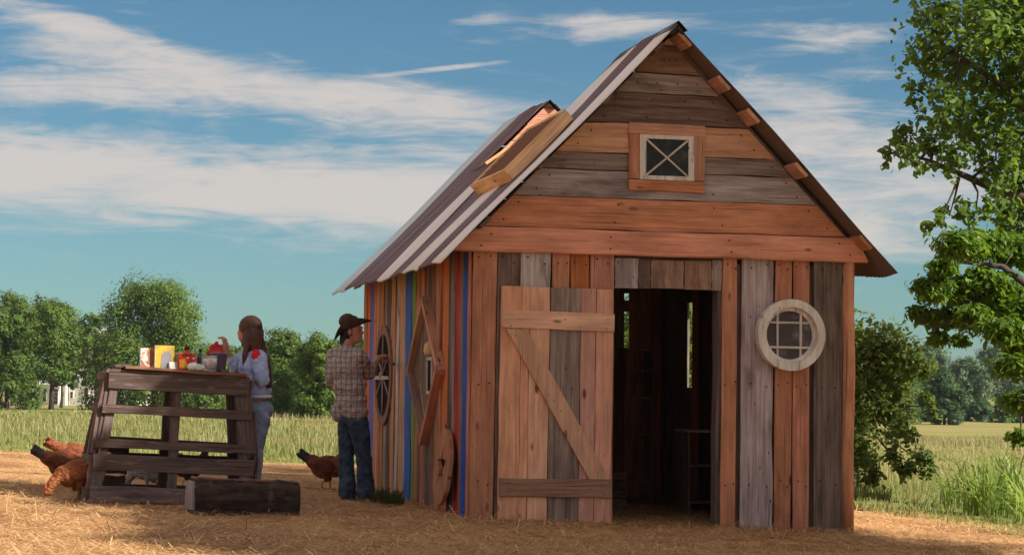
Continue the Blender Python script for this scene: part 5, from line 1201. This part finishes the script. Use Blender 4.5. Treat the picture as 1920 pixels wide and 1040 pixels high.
# weeds at the foot of the side wall
b = on_ground(732, 947); wd = thing('weed_clump', b, 'small dark weed clump at the foot of the painted side wall', 'weed')
n = 420; a = nrg.random(n)*6.283; r = .19*np.sqrt(nrg.random(n)); x = b.x-.02+r*np.cos(a)*.7; y = b.y+r*np.sin(a)*1.5; x = np.minimum(x, -.05)
fast_mesh('leaves', blades(np.stack([x, y, ground_h(x, y)], -1), nrg.uniform(.06, .19, n), np.full(n, .012), .9).reshape(-1, 3), 5, 'weed', wd, loc=tuple(b))
b = on_ground(1625, 938); wd = thing('weed_clump', b, 'low pale green weed clump behind the right corner post of the shed', 'weed')
n = 420; a = nrg.random(n)*6.283; r = .3*np.sqrt(nrg.random(n)); x = b.x+r*np.cos(a); y = b.y+r*np.sin(a)
fast_mesh('leaves', blades(np.stack([x, y, ground_h(x, y)], -1), nrg.uniform(.08, .26, n), np.full(n, .011), .8).reshape(-1, 3), 5, 'grass', wd, loc=tuple(b))

# ================================================================== white house
MAT['house_wall'] = plain('white_clapboard', (.74, .66, .58), .7, .08, 2); MAT['house_roof'] = plain('pale_metal_roof', (.55, .49, .44), .6, .1, 2); MAT['house_trim'] = plain('white_trim', (.78, .74, .7), .6, .05)
dh = 232.; hs_ = dh/FPX
hb = P(120, 765, dh); hb.z = float(ground_h(hb.x, hb.y)); HX = (GR*.97+GF*-.24).normalized(); HY = Z_.cross(HX).normalized()
h0 = P(64, 765, dh)
house = thing('house', hb, 'white clapboard house with pale roof half hidden by trees across the meadow', 'house')
def hp(x, y, z): return h0 + HX*x*hs_ + HY*y*hs_ + Z_*z*hs_
def hbox(name, mat, x0, x1, y0, y1, z0, z1, parent=house):
    return plate(name, parent, mat, hp(0, 0, z0), HX, HY, Z_, [(x0*hs_, y0*hs_), (x1*hs_, y0*hs_), (x1*hs_, y1*hs_), (x0*hs_, y1*hs_)], (z1-z0)*hs_)
gz0 = (hb.z-h0.z)/hs_-4
hbox('wall', 'house_wall', 0, 64, 0, 90, gz0, 46)
vv = [hp(-3, -4, 45), hp(66, -4, 45), hp(66, 94, 45), hp(-3, 94, 45), hp(8, 45, 66), hp(55, 45, 66)]
mesh_obj('roof', vv, [(0, 1, 5, 4), (1, 2, 5), (2, 3, 4, 5), (3, 0, 4), (3, 2, 1, 0)], 'house_roof', house)
hbox('wall', 'house_wall', 66, 175, 8, 130, gz0, 96)
vv = [hp(62, 4, 95), hp(179, 4, 95), hp(179, 134, 95), hp(62, 134, 95), hp(120, 4, 150), hp(120, 134, 150)]
mesh_obj('roof', vv, [(0, 1, 4), (1, 2, 5, 4), (3, 5, 2), (0, 4, 5, 3), (3, 2, 1, 0)], 'house_roof', house)
def hwin(x0, x1, z0, z1, y, cols, rows, name='window'):
    w = hbox(name, 'house_trim', x0-1.5, x1+1.5, y-1.2, y-.1, z0-1.5, z1+1.5)
    for i in range(cols):
        for j in range(rows):
            a = x0+(x1-x0)*i/cols+.35; b = x0+(x1-x0)*(i+1)/cols-.35; c = z0+(z1-z0)*j/rows+.35; d = z0+(z1-z0)*(j+1)/rows-.35
            hbox('pane', 'glass_dark', a, b, y-1.7, y-1.15, c, d, w)
hwin(17.5, 25, 12, 38, 0, 1, 2); hwin(30.5, 38.5, 8, 37, 0, 2, 4, 'door'); hwin(40.5, 48.5, 8, 37, 0, 2, 4, 'door')
hwin(98, 106, 22, 40, 8, 1, 2); hwin(70, 75, 20, 32, 8, 1, 2)
hbox('porch_post', 'house_trim', 57, 59, -14, -12, gz0, 42); hbox('porch_step', 'house_roof', 26, 60, -16, -.5, gz0, 3.5)

# ================================================================== the air
def haze():
    x0, x1, y0, y1, z0, z1 = -160., 230., -22., 420., -12., 30.
    vs_ = [(x, y, z) for z in (z0, z1) for x, y in ((x0, y0), (x1, y0), (x1, y1), (x0, y1))]
    m = bpy.data.materials.new('pale_air'); m.use_nodes = True; nt = m.node_tree; nt.nodes.clear()
    o = nt.nodes.new('ShaderNodeOutputMaterial'); v = nt.nodes.new('ShaderNodeVolumePrincipled'); v.inputs['Color'].default_value = (.75, .86, .95, 1); v.inputs['Density'].default_value = .0001
    nt.links.new(v.outputs[0], o.inputs['Volume'])
    h = mesh_obj('haze', vs_, [(3, 2, 1, 0), (4, 5, 6, 7), (0, 1, 5, 4), (1, 2, 6, 5), (2, 3, 7, 6), (3, 0, 4, 7)], m); h['kind'] = 'stuff'
haze()
